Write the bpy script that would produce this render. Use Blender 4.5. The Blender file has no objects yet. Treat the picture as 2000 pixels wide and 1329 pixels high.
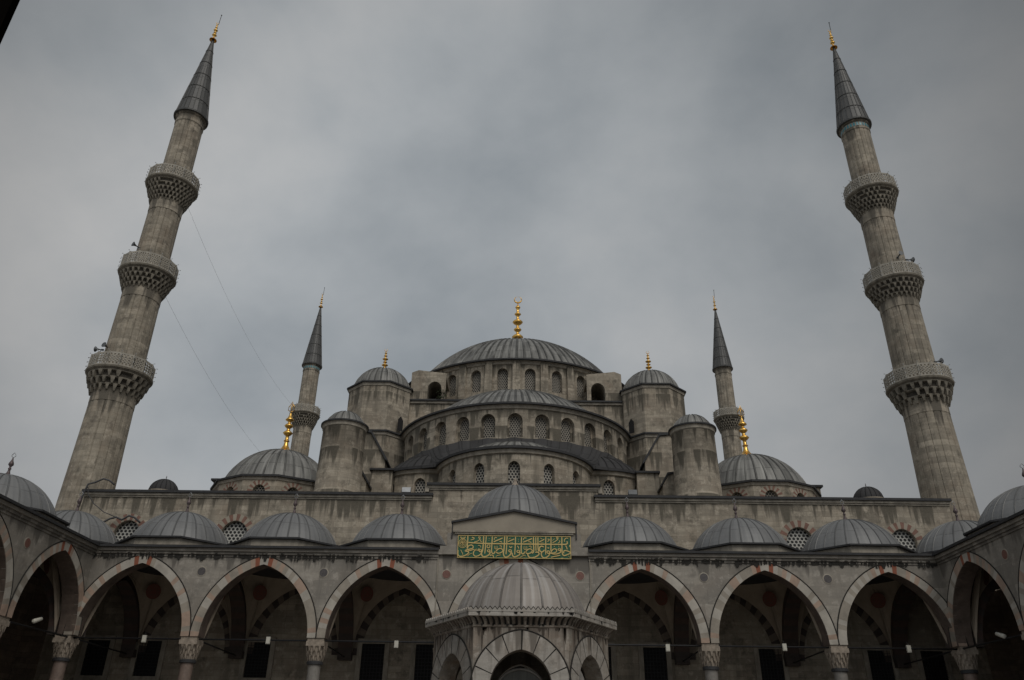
import bpy, math, random
from math import sin, cos, pi, sqrt, radians, atan2, asin
from mathutils import Vector
random.seed(7)
S = bpy.context.scene
COL = S.collection

# ------------------------------------------------------------------ camera, sky, sun
cam_d = bpy.data.cameras.new('camera'); cam = bpy.data.objects.new('camera', cam_d); COL.objects.link(cam)
S.camera = cam
cam_d.sensor_width = 36; cam_d.lens = 1528. / 2000 * 36; cam_d.clip_end = 3000; cam_d.clip_start = 0.05
CX = 0.4
def set_cam():
    p, r, yaw = radians(27.84), radians(0.85), radians(0.75)
    v = Vector((-sin(yaw)*cos(p), cos(yaw)*cos(p), sin(p)))
    rt = Vector((cos(yaw), sin(yaw), 0)); up = rt.cross(v)
    R = cos(r)*rt + sin(r)*up; U = -sin(r)*rt + cos(r)*up
    from mathutils import Matrix
    m = Matrix((R, U, -v)).transposed().to_4x4(); m.translation = Vector((CX, 0, 1.65))
    cam.matrix_world = m
set_cam()
W = bpy.data.worlds.new('World'); S.world = W; W.use_nodes = True
nt = W.node_tree; N = nt.nodes; L = nt.links; N.clear()
SUN_EL, SUN_AZ = radians(48), radians(155)      # azimuth clockwise from +Y: behind the viewer, to the right
def wn(t, **k):
    n = N.new(t)
    for a, b in k.items(): setattr(n, a, b)
    return n
sky = wn('ShaderNodeTexSky', sky_type='NISHITA', sun_disc=False, sun_elevation=SUN_EL, sun_rotation=SUN_AZ)
bgs = wn('ShaderNodeBackground'); L.new(sky.outputs[0], bgs.inputs[0]); bgs.inputs[1].default_value = 0.06
tc = wn('ShaderNodeTexCoord')
mp = wn('ShaderNodeMapping'); mp.inputs['Scale'].default_value = (1.0, 1.0, 1.25); L.new(tc.outputs['Generated'], mp.inputs[0])
mp.inputs['Location'].default_value = (3.1, 0.4, 1.2)
nz = wn('ShaderNodeTexNoise'); nz.inputs['Scale'].default_value = 2.2; nz.inputs['Detail'].default_value = 9; nz.inputs['Roughness'].default_value = .52; nz.inputs['Distortion'].default_value = .12
L.new(mp.outputs[0], nz.inputs['Vector'])
cr = wn('ShaderNodeValToRGB'); L.new(nz.outputs['Fac'], cr.inputs[0])
e = cr.color_ramp.elements
e[0].position = .31; e[0].color = (.152, .168, .182, 1)
e[1].position = .70; e[1].color = (.300, .302, .302, 1)
m_ = cr.color_ramp.elements.new(.5); m_.color = (.222, .235, .245, 1)
# the cloud deck is thinner (brighter) to the left, heavier to the right; behind the viewer extra brightness is added as unseen fill
sep = wn('ShaderNodeSeparateXYZ'); L.new(tc.outputs['Generated'], sep.inputs[0])
mx = wn('ShaderNodeMapRange'); mx.inputs[1].default_value = -.55; mx.inputs[2].default_value = .6; mx.inputs[3].default_value = 1.46; mx.inputs[4].default_value = 1.00
L.new(sep.outputs['X'], mx.inputs[0])
# mostly lens falloff put into the sky colour: brightest over the mosque, dimmer outwards
vd = wn('ShaderNodeVectorMath', operation='DOT_PRODUCT'); L.new(tc.outputs['Generated'], vd.inputs[0]); vd.inputs[1].default_value = (-.02, .87, .49)
mc = wn('ShaderNodeMapRange', interpolation_type='SMOOTHSTEP'); mc.inputs[1].default_value = .74; mc.inputs[2].default_value = 1.0; mc.inputs[3].default_value = .64; mc.inputs[4].default_value = 1.32
L.new(vd.outputs['Value'], mc.inputs[0])
my = wn('ShaderNodeMapRange'); my.inputs[1].default_value = .2; my.inputs[2].default_value = -.6; my.inputs[3].default_value = 1.0; my.inputs[4].default_value = 2.3
L.new(sep.outputs['Y'], my.inputs[0])
mm = wn('ShaderNodeMath', operation='MULTIPLY'); L.new(mx.outputs[0], mm.inputs[0]); L.new(my.outputs[0], mm.inputs[1])
m2_ = wn('ShaderNodeMath', operation='MULTIPLY'); L.new(mm.outputs[0], m2_.inputs[0]); L.new(mc.outputs[0], m2_.inputs[1]); mm = m2_
bgc = wn('ShaderNodeBackground'); L.new(cr.outputs[0], bgc.inputs[0]); L.new(mm.outputs[0], bgc.inputs[1])
ad = wn('ShaderNodeMixShader'); ad.inputs[0].default_value = .97; L.new(bgs.outputs[0], ad.inputs[1]); L.new(bgc.outputs[0], ad.inputs[2])
wo = wn('ShaderNodeOutputWorld'); L.new(ad.outputs[0], wo.inputs[0])
sd = bpy.data.lights.new('sun', 'SUN'); sd.energy = 1.3; sd.angle = radians(35); sd.color = (1, .955, .88)
sun = bpy.data.objects.new('sun', sd); COL.objects.link(sun)
dv = Vector((sin(SUN_AZ)*cos(SUN_EL), cos(SUN_AZ)*cos(SUN_EL), sin(SUN_EL)))
sun.rotation_euler = dv.to_track_quat('Z', 'Y').to_euler()
S.view_settings.view_transform = 'Standard'; S.view_settings.look = 'None'
S.view_settings.exposure = 0.0; S.view_settings.gamma = 1.0

# ------------------------------------------------------------------ materials
def mat_base(name):
    m = bpy.data.materials.new(name); m.use_nodes = True
    n = m.node_tree.nodes; l = m.node_tree.links; b = n['Principled BSDF']
    return m, n, l, b
def math_(n, l, op, a, b=None, c=None):
    x = n.new('ShaderNodeMath'); x.operation = op
    for i, v in enumerate((a, b, c)):
        if v is None: continue
        if isinstance(v, (int, float)): x.inputs[i].default_value = v
        else: l.new(v, x.inputs[i])
    return x.outputs[0]
def mixc(n, l, f, a, b, mode='MIX'):
    x = n.new('ShaderNodeMix'); x.data_type = 'RGBA'; x.blend_type = mode
    for i, v in ((0, f), (6, a), (7, b)):
        if isinstance(v, (int, float)): x.inputs[i].default_value = v
        elif isinstance(v, tuple): x.inputs[i].default_value = v + (1,)
        else: l.new(v, x.inputs[i])
    return x.outputs[2]
def noise(n, l, vec, scale, detail=5, rough=.55, sc3=None):
    if sc3:
        mpn = n.new('ShaderNodeMapping'); mpn.inputs['Scale'].default_value = sc3; l.new(vec, mpn.inputs[0]); vec = mpn.outputs[0]
    x = n.new('ShaderNodeTexNoise'); x.inputs['Scale'].default_value = scale; x.inputs['Detail'].default_value = detail; x.inputs['Roughness'].default_value = rough
    l.new(vec, x.inputs['Vector']); return x.outputs['Fac']
def ramp(n, l, f, p0, p1, c0=0., c1=1.):
    x = n.new('ShaderNodeMapRange'); l.new(f, x.inputs[0])
    for i, v in enumerate((p0, p1, c0, c1)): x.inputs[i+1].default_value = v
    return x.outputs[0]
def stone(name, c1, c2, cm, bw=.85, bh=.36, mort=.012, stain=.75, stainc=(.05, .047, .04), streak=.5, rough=.9, bump=.35, wob=.5, rust=.35, rustc=(.20, .135, .09), tops=(), drop=1.7, sks=(1.6, 1.6, .16), ns=1.):
    """coursed masonry: UV in metres gives the courses, world position gives weathering"""
    m, n, l, b = mat_base(name)
    uv = n.new('ShaderNodeUVMap').outputs[0]
    g0 = n.new('ShaderNodeNewGeometry').outputs['Position']
    gs = n.new('ShaderNodeVectorMath'); gs.operation = 'SCALE'; l.new(g0, gs.inputs[0]); gs.inputs['Scale'].default_value = ns; g = gs.outputs[0]
    wv = n.new('ShaderNodeTexNoise'); wv.inputs['Scale'].default_value = 1.6; wv.inputs['Detail'].default_value = 2; l.new(uv, wv.inputs['Vector'])
    wm = n.new('ShaderNodeVectorMath'); wm.operation = 'MULTIPLY_ADD'; l.new(wv.outputs['Color'], wm.inputs[0]); wm.inputs[1].default_value = (.10, .05, 0); l.new(uv, wm.inputs[2]); uv = wm.outputs[0]
    br = n.new('ShaderNodeTexBrick'); l.new(uv, br.inputs['Vector'])
    br.offset = .37; br.offset_frequency = 3; br.squash = .7; br.squash_frequency = 3
    br.inputs['Scale'].default_value = 1; br.inputs['Mortar Size'].default_value = mort; br.inputs['Mortar Smooth'].default_value = .3
    br.inputs['Brick Width'].default_value = bw; br.inputs['Row Height'].default_value = bh; br.inputs['Bias'].default_value = -.1
    br.inputs['Color1'].default_value = c1 + (1,); br.inputs['Color2'].default_value = c2 + (1,); br.inputs['Mortar'].default_value = cm + (1,)
    # a second, coarser coursing gives odd blocks of another tone
    br2 = n.new('ShaderNodeTexBrick'); l.new(uv, br2.inputs['Vector']); br2.offset = .5
    br2.inputs['Scale'].default_value = 1; br2.inputs['Mortar Size'].default_value = 0.0
    br2.inputs['Brick Width'].default_value = bw*1.5; br2.inputs['Row Height'].default_value = bh; br2.inputs['Bias'].default_value = .25
    br2.inputs['Color1'].default_value = (1.5, 1.48, 1.44, 1); br2.inputs['Color2'].default_value = (.48, .475, .465, 1)
    c = mixc(n, l, .75, br.outputs[0], br2.outputs[0], 'MULTIPLY')
    big = noise(n, l, g, .33, 6, .62)
    c = mixc(n, l, ramp(n, l, big, .3, .75, 0, wob), c, (c1[0]*1.25, c1[1]*1.22, c1[2]*1.15), 'MIX')
    bd = noise(n, l, g, 1.0, 5, .65, (.35, .35, 2.9))
    c = mixc(n, l, ramp(n, l, bd, .35, .65, .55, 0), c, (c2[0]*.62, c2[1]*.62, c2[2]*.61))
    ru = noise(n, l, g, .55, 6, .7)
    c = mixc(n, l, math_(n, l, 'MULTIPLY', ramp(n, l, ru, .48, .68), rust), c, rustc)
    lt = noise(n, l, g, 2.1, 4, .75)
    c = mixc(n, l, ramp(n, l, lt, .54, .68, 0, .6), c, (c1[0]*1.35, c1[1]*1.34, c1[2]*1.33))
    st = noise(n, l, g, 1.0, 5, .6, sks)
    pt = noise(n, l, g, 1.3, 6, .7)
    f = math_(n, l, 'MULTIPLY', ramp(n, l, st, .52, .74), streak)
    f2 = math_(n, l, 'MULTIPLY', ramp(n, l, pt, .53, .70), stain)
    f3 = math_(n, l, 'MAXIMUM', f, f2)
    if tops:
        zz = n.new('ShaderNodeSeparateXYZ'); l.new(g0, zz.inputs[0]); dn = noise(n, l, g, 1.0, 4, .6, (1.5, 1.5, .10)); mk = None
        for t in tops:
            q = math_(n, l, 'MULTIPLY', ramp(n, l, zz.outputs[2], t-drop, t), math_(n, l, 'LESS_THAN', zz.outputs[2], t+.15))
            mk = q if mk is None else math_(n, l, 'MAXIMUM', mk, q)
        # rain run-off below the ledges: long dark tongues of uneven length
        dr = ramp(n, l, math_(n, l, 'ADD', dn, math_(n, l, 'MULTIPLY', mk, .17)), .585, .67)
        f3 = math_(n, l, 'MAXIMUM', f3, math_(n, l, 'MULTIPLY', math_(n, l, 'MULTIPLY', dr, .95), ramp(n, l, mk, 0, .2)))
    c = mixc(n, l, f3, c, stainc)
    fine = noise(n, l, g, 9, 4, .7)
    c = mixc(n, l, ramp(n, l, fine, .3, .75, .35, 0), c, (c1[0]*.45, c1[1]*.44, c1[2]*.42))
    l.new(c, b.inputs['Base Color']); b.inputs['Roughness'].default_value = rough
    h = math_(n, l, 'MULTIPLY_ADD', fine, .6, math_(n, l, 'MULTIPLY', br.outputs['Fac'], -1.2))
    bp = n.new('ShaderNodeBump'); bp.inputs['Strength'].default_value = bump; bp.inputs['Distance'].default_value = .04
    l.new(h, bp.inputs['Height']); l.new(bp.outputs[0], b.inputs['Normal'])
    return m
def plain(name, c, rough=.8, metal=0., var=.3, scale=3., bump=.15, sc3=None, spec=None):
    m, n, l, b = mat_base(name)
    g = n.new('ShaderNodeNewGeometry').outputs['Position']
    f = noise(n, l, g, scale, 6, .65, sc3)
    cc = mixc(n, l, ramp(n, l, f, .3, .7), tuple(x*(1-var) for x in c), tuple(x*(1+var) for x in c))
    l.new(cc, b.inputs['Base Color']); b.inputs['Roughness'].default_value = rough; b.inputs['Metallic'].default_value = metal
    if spec is not None: b.inputs['Specular IOR Level'].default_value = spec
    if bump:
        bp = n.new('ShaderNodeBump'); bp.inputs['Strength'].default_value = bump; bp.inputs['Distance'].default_value = .03
        l.new(f, bp.inputs['Height']); l.new(bp.outputs[0], b.inputs['Normal'])
    return m
def lead(name, c, var=.35, mk=.28, ms=.045, streakc=(.30, .31, .31), streak=.45, lap=1.3, rough=.55):
    """sheets of lead: UV u = sheet index, v = metres along the slope"""
    m, n, l, b = mat_base(name)
    uv = n.new('ShaderNodeUVMap').outputs[0]
    g = n.new('ShaderNodeNewGeometry').outputs['Position']
    su = n.new('ShaderNodeSeparateXYZ'); l.new(uv, su.inputs[0]); wn_ = n.new('ShaderNodeTexWhiteNoise'); wn_.noise_dimensions = '1D'; l.new(math_(n, l, 'FLOOR', su.outputs[0]), wn_.inputs['W'])
    cb = n.new('ShaderNodeCombineXYZ'); l.new(su.outputs[0], cb.inputs[0]); l.new(math_(n, l, 'MULTIPLY_ADD', wn_.outputs[0], .22, su.outputs[1]), cb.inputs[1])
    br = n.new('ShaderNodeTexBrick'); l.new(cb.outputs[0], br.inputs['Vector'])
    br.offset = .0; br.squash = 1
    br.inputs['Scale'].default_value = 1; br.inputs['Brick Width'].default_value = 1; br.inputs['Row Height'].default_value = lap
    br.inputs['Mortar Size'].default_value = ms; br.inputs['Mortar Smooth'].default_value = .4
    br.inputs['Color1'].default_value = tuple(x*(1-var) for x in c) + (1,); br.inputs['Color2'].default_value = tuple(x*(1+var) for x in c) + (1,)
    br.inputs['Mortar'].default_value = tuple(x*mk for x in c) + (1,)
    f = noise(n, l, g, .8, 6, .6)
    cc = mixc(n, l, ramp(n, l, f, .35, .7, 0, .5), br.outputs[0], tuple(x*1.3 for x in c))
    # run-off streaks follow the sheets
    cu = n.new('ShaderNodeMapping'); cu.inputs['Scale'].default_value = (2.3, .28, 1); l.new(uv, cu.inputs[0])
    s = n.new('ShaderNodeTexNoise'); s.inputs['Scale'].default_value = 1; s.inputs['Detail'].default_value = 5; l.new(cu.outputs[0], s.inputs['Vector'])
    cc = mixc(n, l, math_(n, l, 'MULTIPLY', ramp(n, l, s.outputs['Fac'], .52, .72), streak), cc, streakc)
    cc = mixc(n, l, math_(n, l, 'MULTIPLY', ramp(n, l, s.outputs['Fac'], .46, .30), streak), cc, tuple(x*.45 for x in c))
    l.new(cc, b.inputs['Base Color']); b.inputs['Roughness'].default_value = rough; b.inputs['Metallic'].default_value = .15
    bp = n.new('ShaderNodeBump'); bp.inputs['Strength'].default_value = .25; bp.inputs['Distance'].default_value = .03
    l.new(math_(n, l, 'MULTIPLY_ADD', f, .8, math_(n, l, 'MULTIPLY', br.outputs['Fac'], .8)), bp.inputs['Height']); l.new(bp.outputs[0], b.inputs['Normal'])
    return m
def lattice(name, pitch=.15, rad=.36, frame=(.27, .25, .21), hole=(.012, .012, .013)):
    """pierced plaster screen: staggered round holes"""
    m, n, l, b = mat_base(name)
    uv = n.new('ShaderNodeUVMap').outputs[0]
    sp = n.new('ShaderNodeSeparateXYZ'); l.new(uv, sp.inputs[0])
    u = math_(n, l, 'DIVIDE', sp.outputs[0], pitch); v = math_(n, l, 'DIVIDE', sp.outputs[1], pitch*1.55)
    def dist(ou):
        a = math_(n, l, 'SUBTRACT', math_(n, l, 'FRACT', math_(n, l, 'ADD', u, ou)), .5)
        d = math_(n, l, 'MULTIPLY', math_(n, l, 'SUBTRACT', math_(n, l, 'FRACT', math_(n, l, 'ADD', v, ou)), .5), 1.55)
        return math_(n, l, 'SQRT', math_(n, l, 'ADD', math_(n, l, 'MULTIPLY', a, a), math_(n, l, 'MULTIPLY', d, d)))
    dm = math_(n, l, 'MINIMUM', dist(100.), dist(100.5))
    f = ramp(n, l, dm, rad-.04, rad+.04)
    l.new(mixc(n, l, f, hole, frame), b.inputs['Base Color']); b.inputs['Roughness'].default_value = .7
    bp = n.new('ShaderNodeBump'); bp.inputs['Strength'].default_value = .8; bp.inputs['Distance'].default_value = .05
    l.new(f, bp.inputs['Height']); l.new(bp.outputs[0], b.inputs['Normal'])
    return m
def medallion_mat(name, a, c):
    m, n, l, b = mat_base(name)
    uv = n.new('ShaderNodeUVMap').outputs[0]
    vo = n.new('ShaderNodeTexVoronoi'); vo.inputs['Scale'].default_value = 5; l.new(uv, vo.inputs['Vector'])
    l.new(mixc(n, l, ramp(n, l, vo.outputs['Distance'], .25, .4), c, a), b.inputs['Base Color']); b.inputs['Roughness'].default_value = .85
    return m
M = {}
M['stone'] = stone('ashlar stone', (.44, .39, .32), (.31, .272, .22), (.15, .132, .105), bw=.8, bh=.34, mort=.010, streak=.65, stain=.85, tops=(16.3, 17.0, 20.05, 25.4, 29.3, 30.2, 33.8, 22.0, 23.6), stainc=(.075, .066, .05))
M['stone2'] = stone('minaret stone', (.405, .36, .295), (.30, .266, .217), (.16, .14, .112), bw=.9, bh=.42, mort=.010, stain=.85, streak=.8, stainc=(.085, .075, .06), tops=(24.4, 33.2, 41.8, 51.2), drop=2.2)
M['marble'] = stone('portico marble', (.335, .308, .272), (.285, .262, .232), (.15, .135, .115), bw=1.9, bh=.95, mort=.008, stain=.55, streak=.65, stainc=(.105, .094, .08), rough=.7, bump=.12, rust=.2, rustc=(.27, .20, .15), tops=(10.72,), drop=.9)
M['founm'] = stone('fountain marble', (.38, .345, .305), (.27, .238, .20), (.03, .026, .02), bw=1.3, bh=.62, mort=.008, stain=.85, streak=.9, stainc=(.11, .082, .06), rough=.65, bump=.2, rust=.8, rustc=(.22, .15, .10), tops=(4.25,), drop=.9, sks=(2.4, 2.4, .25), ns=2.6)
M['founv'] = stone('fountain voussoir marble', (.38, .355, .325), (.31, .288, .262), (.30, .27, .24), bw=3., bh=3., mort=.001, stain=.8, streak=.8, stainc=(.12, .10, .08), rough=.6, bump=.15, rust=.5, rustc=(.24, .18, .13), sks=(2.4, 2.4, .25), ns=2.6, tops=(4.25,), drop=.7)
M['grillb'] = plain('grille backing', (.10, .10, .09), .6, var=.3, scale=3, sc3=(8, 8, .5))
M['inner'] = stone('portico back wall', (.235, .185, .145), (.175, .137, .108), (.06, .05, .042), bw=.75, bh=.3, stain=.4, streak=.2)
M['pale'] = plain('pale plaster stone', (.285, .25, .20), .85, var=.15, scale=.8)
M['mould'] = plain('pale moulding stone', (.28, .25, .205), .85, var=.4, scale=2.2, sc3=(1, 1, .5))
M['vous'] = plain('arch voussoir marble', (.37, .34, .295), .75, var=.22, scale=1.6)
M['vous2'] = plain('arch voussoir beige', (.275, .242, .20), .75, var=.25, scale=1.6)
M['pink'] = plain('arch voussoir pink', (.33, .24, .185), .8, var=.2, scale=2)
M['red'] = plain('arch voussoir red', (.23, .075, .04), .8, var=.2, scale=2)
M['brick'] = plain('red brick', (.185, .10, .075), .85, var=.25, scale=3)
M['cap'] = plain('carved capital marble', (.27, .225, .18), .8, var=.35, scale=6, bump=.4)
M['porph'] = plain('porphyry column', (.20, .15, .125), .5, var=.25, scale=5)
M['granite'] = plain('grey granite column', (.23, .215, .195), .5, var=.2, scale=7)
M['muq'] = plain('carved muqarnas stone', (.185, .165, .132), .9, var=.45, scale=2.4, bump=.4)
M['muqshade'] = plain('shade-dark niche stone', (.055, .048, .038), .95, var=.5, scale=3)  # shade of the hollows between the brackets, painted into the stone
M['rail'] = plain('parapet marble', (.32, .295, .25), .8, var=.25, scale=2.2)
M['lead'] = lead('lead dome sheet', (.165, .162, .152), streak=.85, streakc=(.31, .305, .285))
M['leadp'] = lead('portico lead sheet', (.150, .151, .152), var=.12, mk=.5, ms=.03, streak=.35, streakc=(.24, .237, .228), lap=1.25)
M['leadf'] = lead('fountain lead sheet', (.235, .21, .188), var=.16, ms=.022, mk=.4, streakc=(.47, .455, .44), streak=.75, lap=1.15)
M['leadc'] = lead('cone lead sheet', (.075, .074, .072), var=.2, streak=.2, lap=1.6, streakc=(.16, .165, .17))
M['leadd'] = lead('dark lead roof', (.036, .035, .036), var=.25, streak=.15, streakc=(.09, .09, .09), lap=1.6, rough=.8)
M['edge'] = plain('lead edge', (.03, .03, .032), .75, var=.3, scale=3, metal=.1)
M['gold'] = plain('gilded copper', (.83, .50, .13), .32, metal=1., var=.12, scale=4, bump=.05)
M['bronze'] = plain('weathered bronze', (.10, .075, .075), .55, metal=.4, var=.3, scale=6)
M['zinc'] = plain('pale ring metal', (.34, .35, .36), .5, metal=.3, var=.1)
M['iron'] = plain('dark iron', (.018, .018, .02), .6, var=.2, metal=.3)
M['dark'] = plain('dark interior', (.008, .007, .007), .9, var=.2, bump=0)
M['crustshade'] = plain('black crust and shadow line', (.022, .02, .017), .95, var=.4, scale=6)  # crust under the eaves; also the shadow painted along the arch mouldings
M['rdark'] = plain('roundel dark porphyry', (.07, .062, .062), .5, var=.3, scale=12)
M['rred'] = plain('roundel red porphyry', (.16, .072, .055), .5, var=.25, scale=12)
M['lat'] = lattice('lattice screen', pitch=.24, rad=.34, frame=(.36,.34,.30))
M['lat2'] = lattice('fine lattice screen', pitch=.21, rad=.33, frame=(.27, .245, .205))
M['lat3'] = lattice('white lattice screen', pitch=.26, rad=.33, frame=(.43, .42, .385))
M['plaster'] = plain('vault plaster', (.32, .265, .205), .9, var=.15, scale=1.5)
M['vdark'] = plain('vault stripe dark', (.055, .043, .037), .85, var=.2)
M['vred'] = plain('vault stripe red', (.072, .046, .037), .85, var=.2)
M['vlight'] = plain('vault stripe pale', (.17, .137, .108), .85, var=.2)
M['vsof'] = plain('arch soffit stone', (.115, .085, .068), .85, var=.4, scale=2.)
M['medal'] = medallion_mat('painted medallion', (.16, .06, .042), (.10, .08, .06))
M['green'] = plain('green enamel panel', (.008, .088, .042), .5, var=.15, scale=4, bump=0)
M['gilt'] = plain('gilt paint', (.56, .41, .15), .5, var=.12, bump=0)
M['tile'] = plain('turquoise tile', (.04, .20, .24), .35, var=.3, scale=5)
M['lampw'] = plain('white lamp housing', (.48, .46, .40), .5, var=.08, bump=0)
M['horn'] = plain('grey loudspeaker metal', (.09, .095, .10), .5, var=.2, metal=.3)
M['hornw'] = plain('light loudspeaker metal', (.42, .43, .44), .5, var=.2)
M['wire'] = plain('cable', (.05, .05, .055), .7, var=.1, bump=0)
M['drip'] = plain('dark run-off stain', (.07, .055, .043), .9, var=.4, scale=6, bump=0)
M['wireg'] = plain('grey wire', (.30, .31, .32), .7, var=.1, bump=0)
M['paving'] = stone('courtyard paving', (.30, .28, .26), (.24, .225, .205), (.10, .09, .08), bw=1.2, bh=.8, mort=.01, stain=.4, streak=.2, bump=.1)
M['wood'] = plain('dark gate timber', (.004, .0035, .003), 1., var=.3, scale=4, sc3=(6, 6, .5), spec=.0)
M['weed'] = plain('green weeds', (.028, .042, .016), .9, var=.4)

# ------------------------------------------------------------------ mesh helpers
class MB:
    def __init__(s): s.v = []; s.f = []; s.m = []; s.uv = []; s.sm = []
    def face(s, pts, m=0, uv=None, smooth=False):
        b = len(s.v); s.v += [tuple(p) for p in pts]
        s.f.append(tuple(range(b, b+len(pts)))); s.m.append(m); s.sm.append(smooth)
        if uv is None:
            p0 = Vector(pts[0]); nn = (Vector(pts[1])-p0).cross(Vector(pts[-1])-p0)
            if nn.length < 1e-9 and len(pts) > 3: nn = (Vector(pts[2])-p0).cross(Vector(pts[1])-p0)
            if abs(nn.z) > .75*nn.length: uv = [(p[0], p[1]) for p in pts]
            else:
                t = Vector((-nn.y, nn.x, 0))
                if t.length < 1e-9: t = Vector((1, 0, 0))
                t.normalize()
                if t.x < -1e-6 or (abs(t.x) < 1e-6 and t.y < 0): t = -t
                uv = [(p[0]*t.x+p[1]*t.y, p[2]) for p in pts]
        s.uv.append(uv)
    def box(s, x0, x1, y0, y1, z0, z1, m=0):
        P = [(x0,y0,z0),(x1,y0,z0),(x1,y1,z0),(x0,y1,z0),(x0,y0,z1),(x1,y0,z1),(x1,y1,z1),(x0,y1,z1)]
        for q in ((3,2,1,0),(4,5,6,7),(0,1,5,4),(1,2,6,5),(2,3,7,6),(3,0,4,7)): s.face([P[i] for i in q], m)
    def prism(s, poly, d, m=0, caps=True):
        """poly: 3D points, d: extrusion vector"""
        d = Vector(d); A = [Vector(p) for p in poly]; B = [p+d for p in A]
        if caps: s.face(A, m); s.face(B[::-1], m)
        for i in range(len(A)):
            j = (i+1) % len(A); s.face([A[i], B[i], B[j], A[j]], m)
    def lathe(s, cx, cy, prof, n=32, m=0, a0=0., a1=2*pi, smooth=True, mats=None, cap=False):
        """prof: list of (r,z); uv in metres round the axis"""
        rm = max(r for r, z in prof); vl = [0]
        for i in range(1, len(prof)): vl.append(vl[-1]+math.hypot(prof[i][0]-prof[i-1][0], prof[i][1]-prof[i-1][1]))
        base = prof[0][1]; sg = 1 if prof[-1][1] >= prof[0][1] else -1
        for i in range(len(prof)-1):
            (r0, z0), (r1, z1) = prof[i], prof[i+1]; mi = mats[i] if mats else m
            for k in range(n):
                t0 = a0+(a1-a0)*k/n; t1 = a0+(a1-a0)*(k+1)/n
                pts = [(cx+r0*cos(t0), cy+r0*sin(t0), z0), (cx+r0*cos(t1), cy+r0*sin(t1), z0), (cx+r1*cos(t1), cy+r1*sin(t1), z1), (cx+r1*cos(t0), cy+r1*sin(t0), z1)]
                uv = [(t0*rm, base+sg*vl[i]), (t1*rm, base+sg*vl[i]), (t1*rm, base+sg*vl[i+1]), (t0*rm, base+sg*vl[i+1])]
                if r1 < 1e-6: pts = pts[:3]; uv = uv[:3]
                elif r0 < 1e-6: pts = [pts[0], pts[2], pts[3]]; uv = [uv[0], uv[2], uv[3]]
                s.face(pts, mi, uv, smooth)
    def tube(s, pts, r, n=6, m=0, closed=False):
        P = [Vector(p) for p in pts]; rings = []; nP = len(P)
        for i, p in enumerate(P):
            a = P[(i-1) % nP] if (closed or i > 0) else p; b = P[(i+1) % nP] if (closed or i < nP-1) else p
            d = (b-a).normalized(); u = d.cross(Vector((0, 0, 1)))
            if u.length < .05: u = d.cross(Vector((1, 0, 0)))
            u.normalize(); w = d.cross(u); rr = r[i] if isinstance(r, (list, tuple)) else r
            rings.append([p+u*rr*cos(2*pi*k/n)+w*rr*sin(2*pi*k/n) for k in range(n)])
        for i in range(nP if closed else nP-1):
            A, B = rings[i], rings[(i+1) % nP]
            for k in range(n): s.face([A[k], A[(k+1) % n], B[(k+1) % n], B[k]], m, None, True)
        if not closed: s.face(rings[0][::-1], m); s.face(rings[-1], m)
    def build(s, name, mats, parent=None, org=None, merge=True):
        o0 = Vector(org) if org is not None else (Vector(ORG[parent.name]) if parent is not None else Vector((0, 0, 0)))
        me = bpy.data.meshes.new(name)
        me.from_pydata([(v[0]-o0.x, v[1]-o0.y, v[2]-o0.z) for v in s.v], [], s.f)
        if not isinstance(mats, (list, tuple)): mats = [mats]
        for q in mats: me.materials.append(M[q])
        me.polygons.foreach_set('material_index', s.m); me.polygons.foreach_set('use_smooth', s.sm)
        ul = me.uv_layers.new(name='UVMap'); flat = [c for f in s.uv for p in f for c in (p[0], p[1])]
        ul.data.foreach_set('uv', flat)
        if merge and any(s.sm):
            import bmesh
            bm = bmesh.new(); bm.from_mesh(me); bmesh.ops.remove_doubles(bm, verts=bm.verts, dist=1e-5); bm.to_mesh(me); bm.free()
        me.update()
        o = bpy.data.objects.new(name, me); COL.objects.link(o)
        if parent is not None: o.parent = parent
        elif org is not None: o.location = o0
        ORG[o.name] = o0
        return o
ORG = {}
def thing(name, label, cat, loc, group=None):
    o = bpy.data.objects.new(name, None); COL.objects.link(o); o.location = loc
    o.empty_display_size = .5
    o['label'] = label; o['category'] = cat
    if group: o['group'] = group
    ORG[o.name] = Vector(loc); return o
def tag(o, label, cat, group=None):
    o['label'] = label; o['category'] = cat
    if group: o['group'] = group
    return o
def dup(o, dx=0, dy=0, dz=0, parent=None):
    """copy a part and its sub-parts, shifted"""
    c = o.copy(); COL.objects.link(c); c.parent = parent or o.parent
    c.location = (o.location.x+dx, o.location.y+dy, o.location.z+dz)
    for ch in [k for k in bpy.data.objects if k.parent == o]:
        d = ch.copy(); COL.objects.link(d); d.parent = c
    return c
def copy_tree(o, parent=None):
    c = o.copy(); COL.objects.link(c)
    if parent: c.parent = parent
    for ch in [k for k in bpy.data.objects if k.parent == o]: copy_tree(ch, c)
    return c

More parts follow.
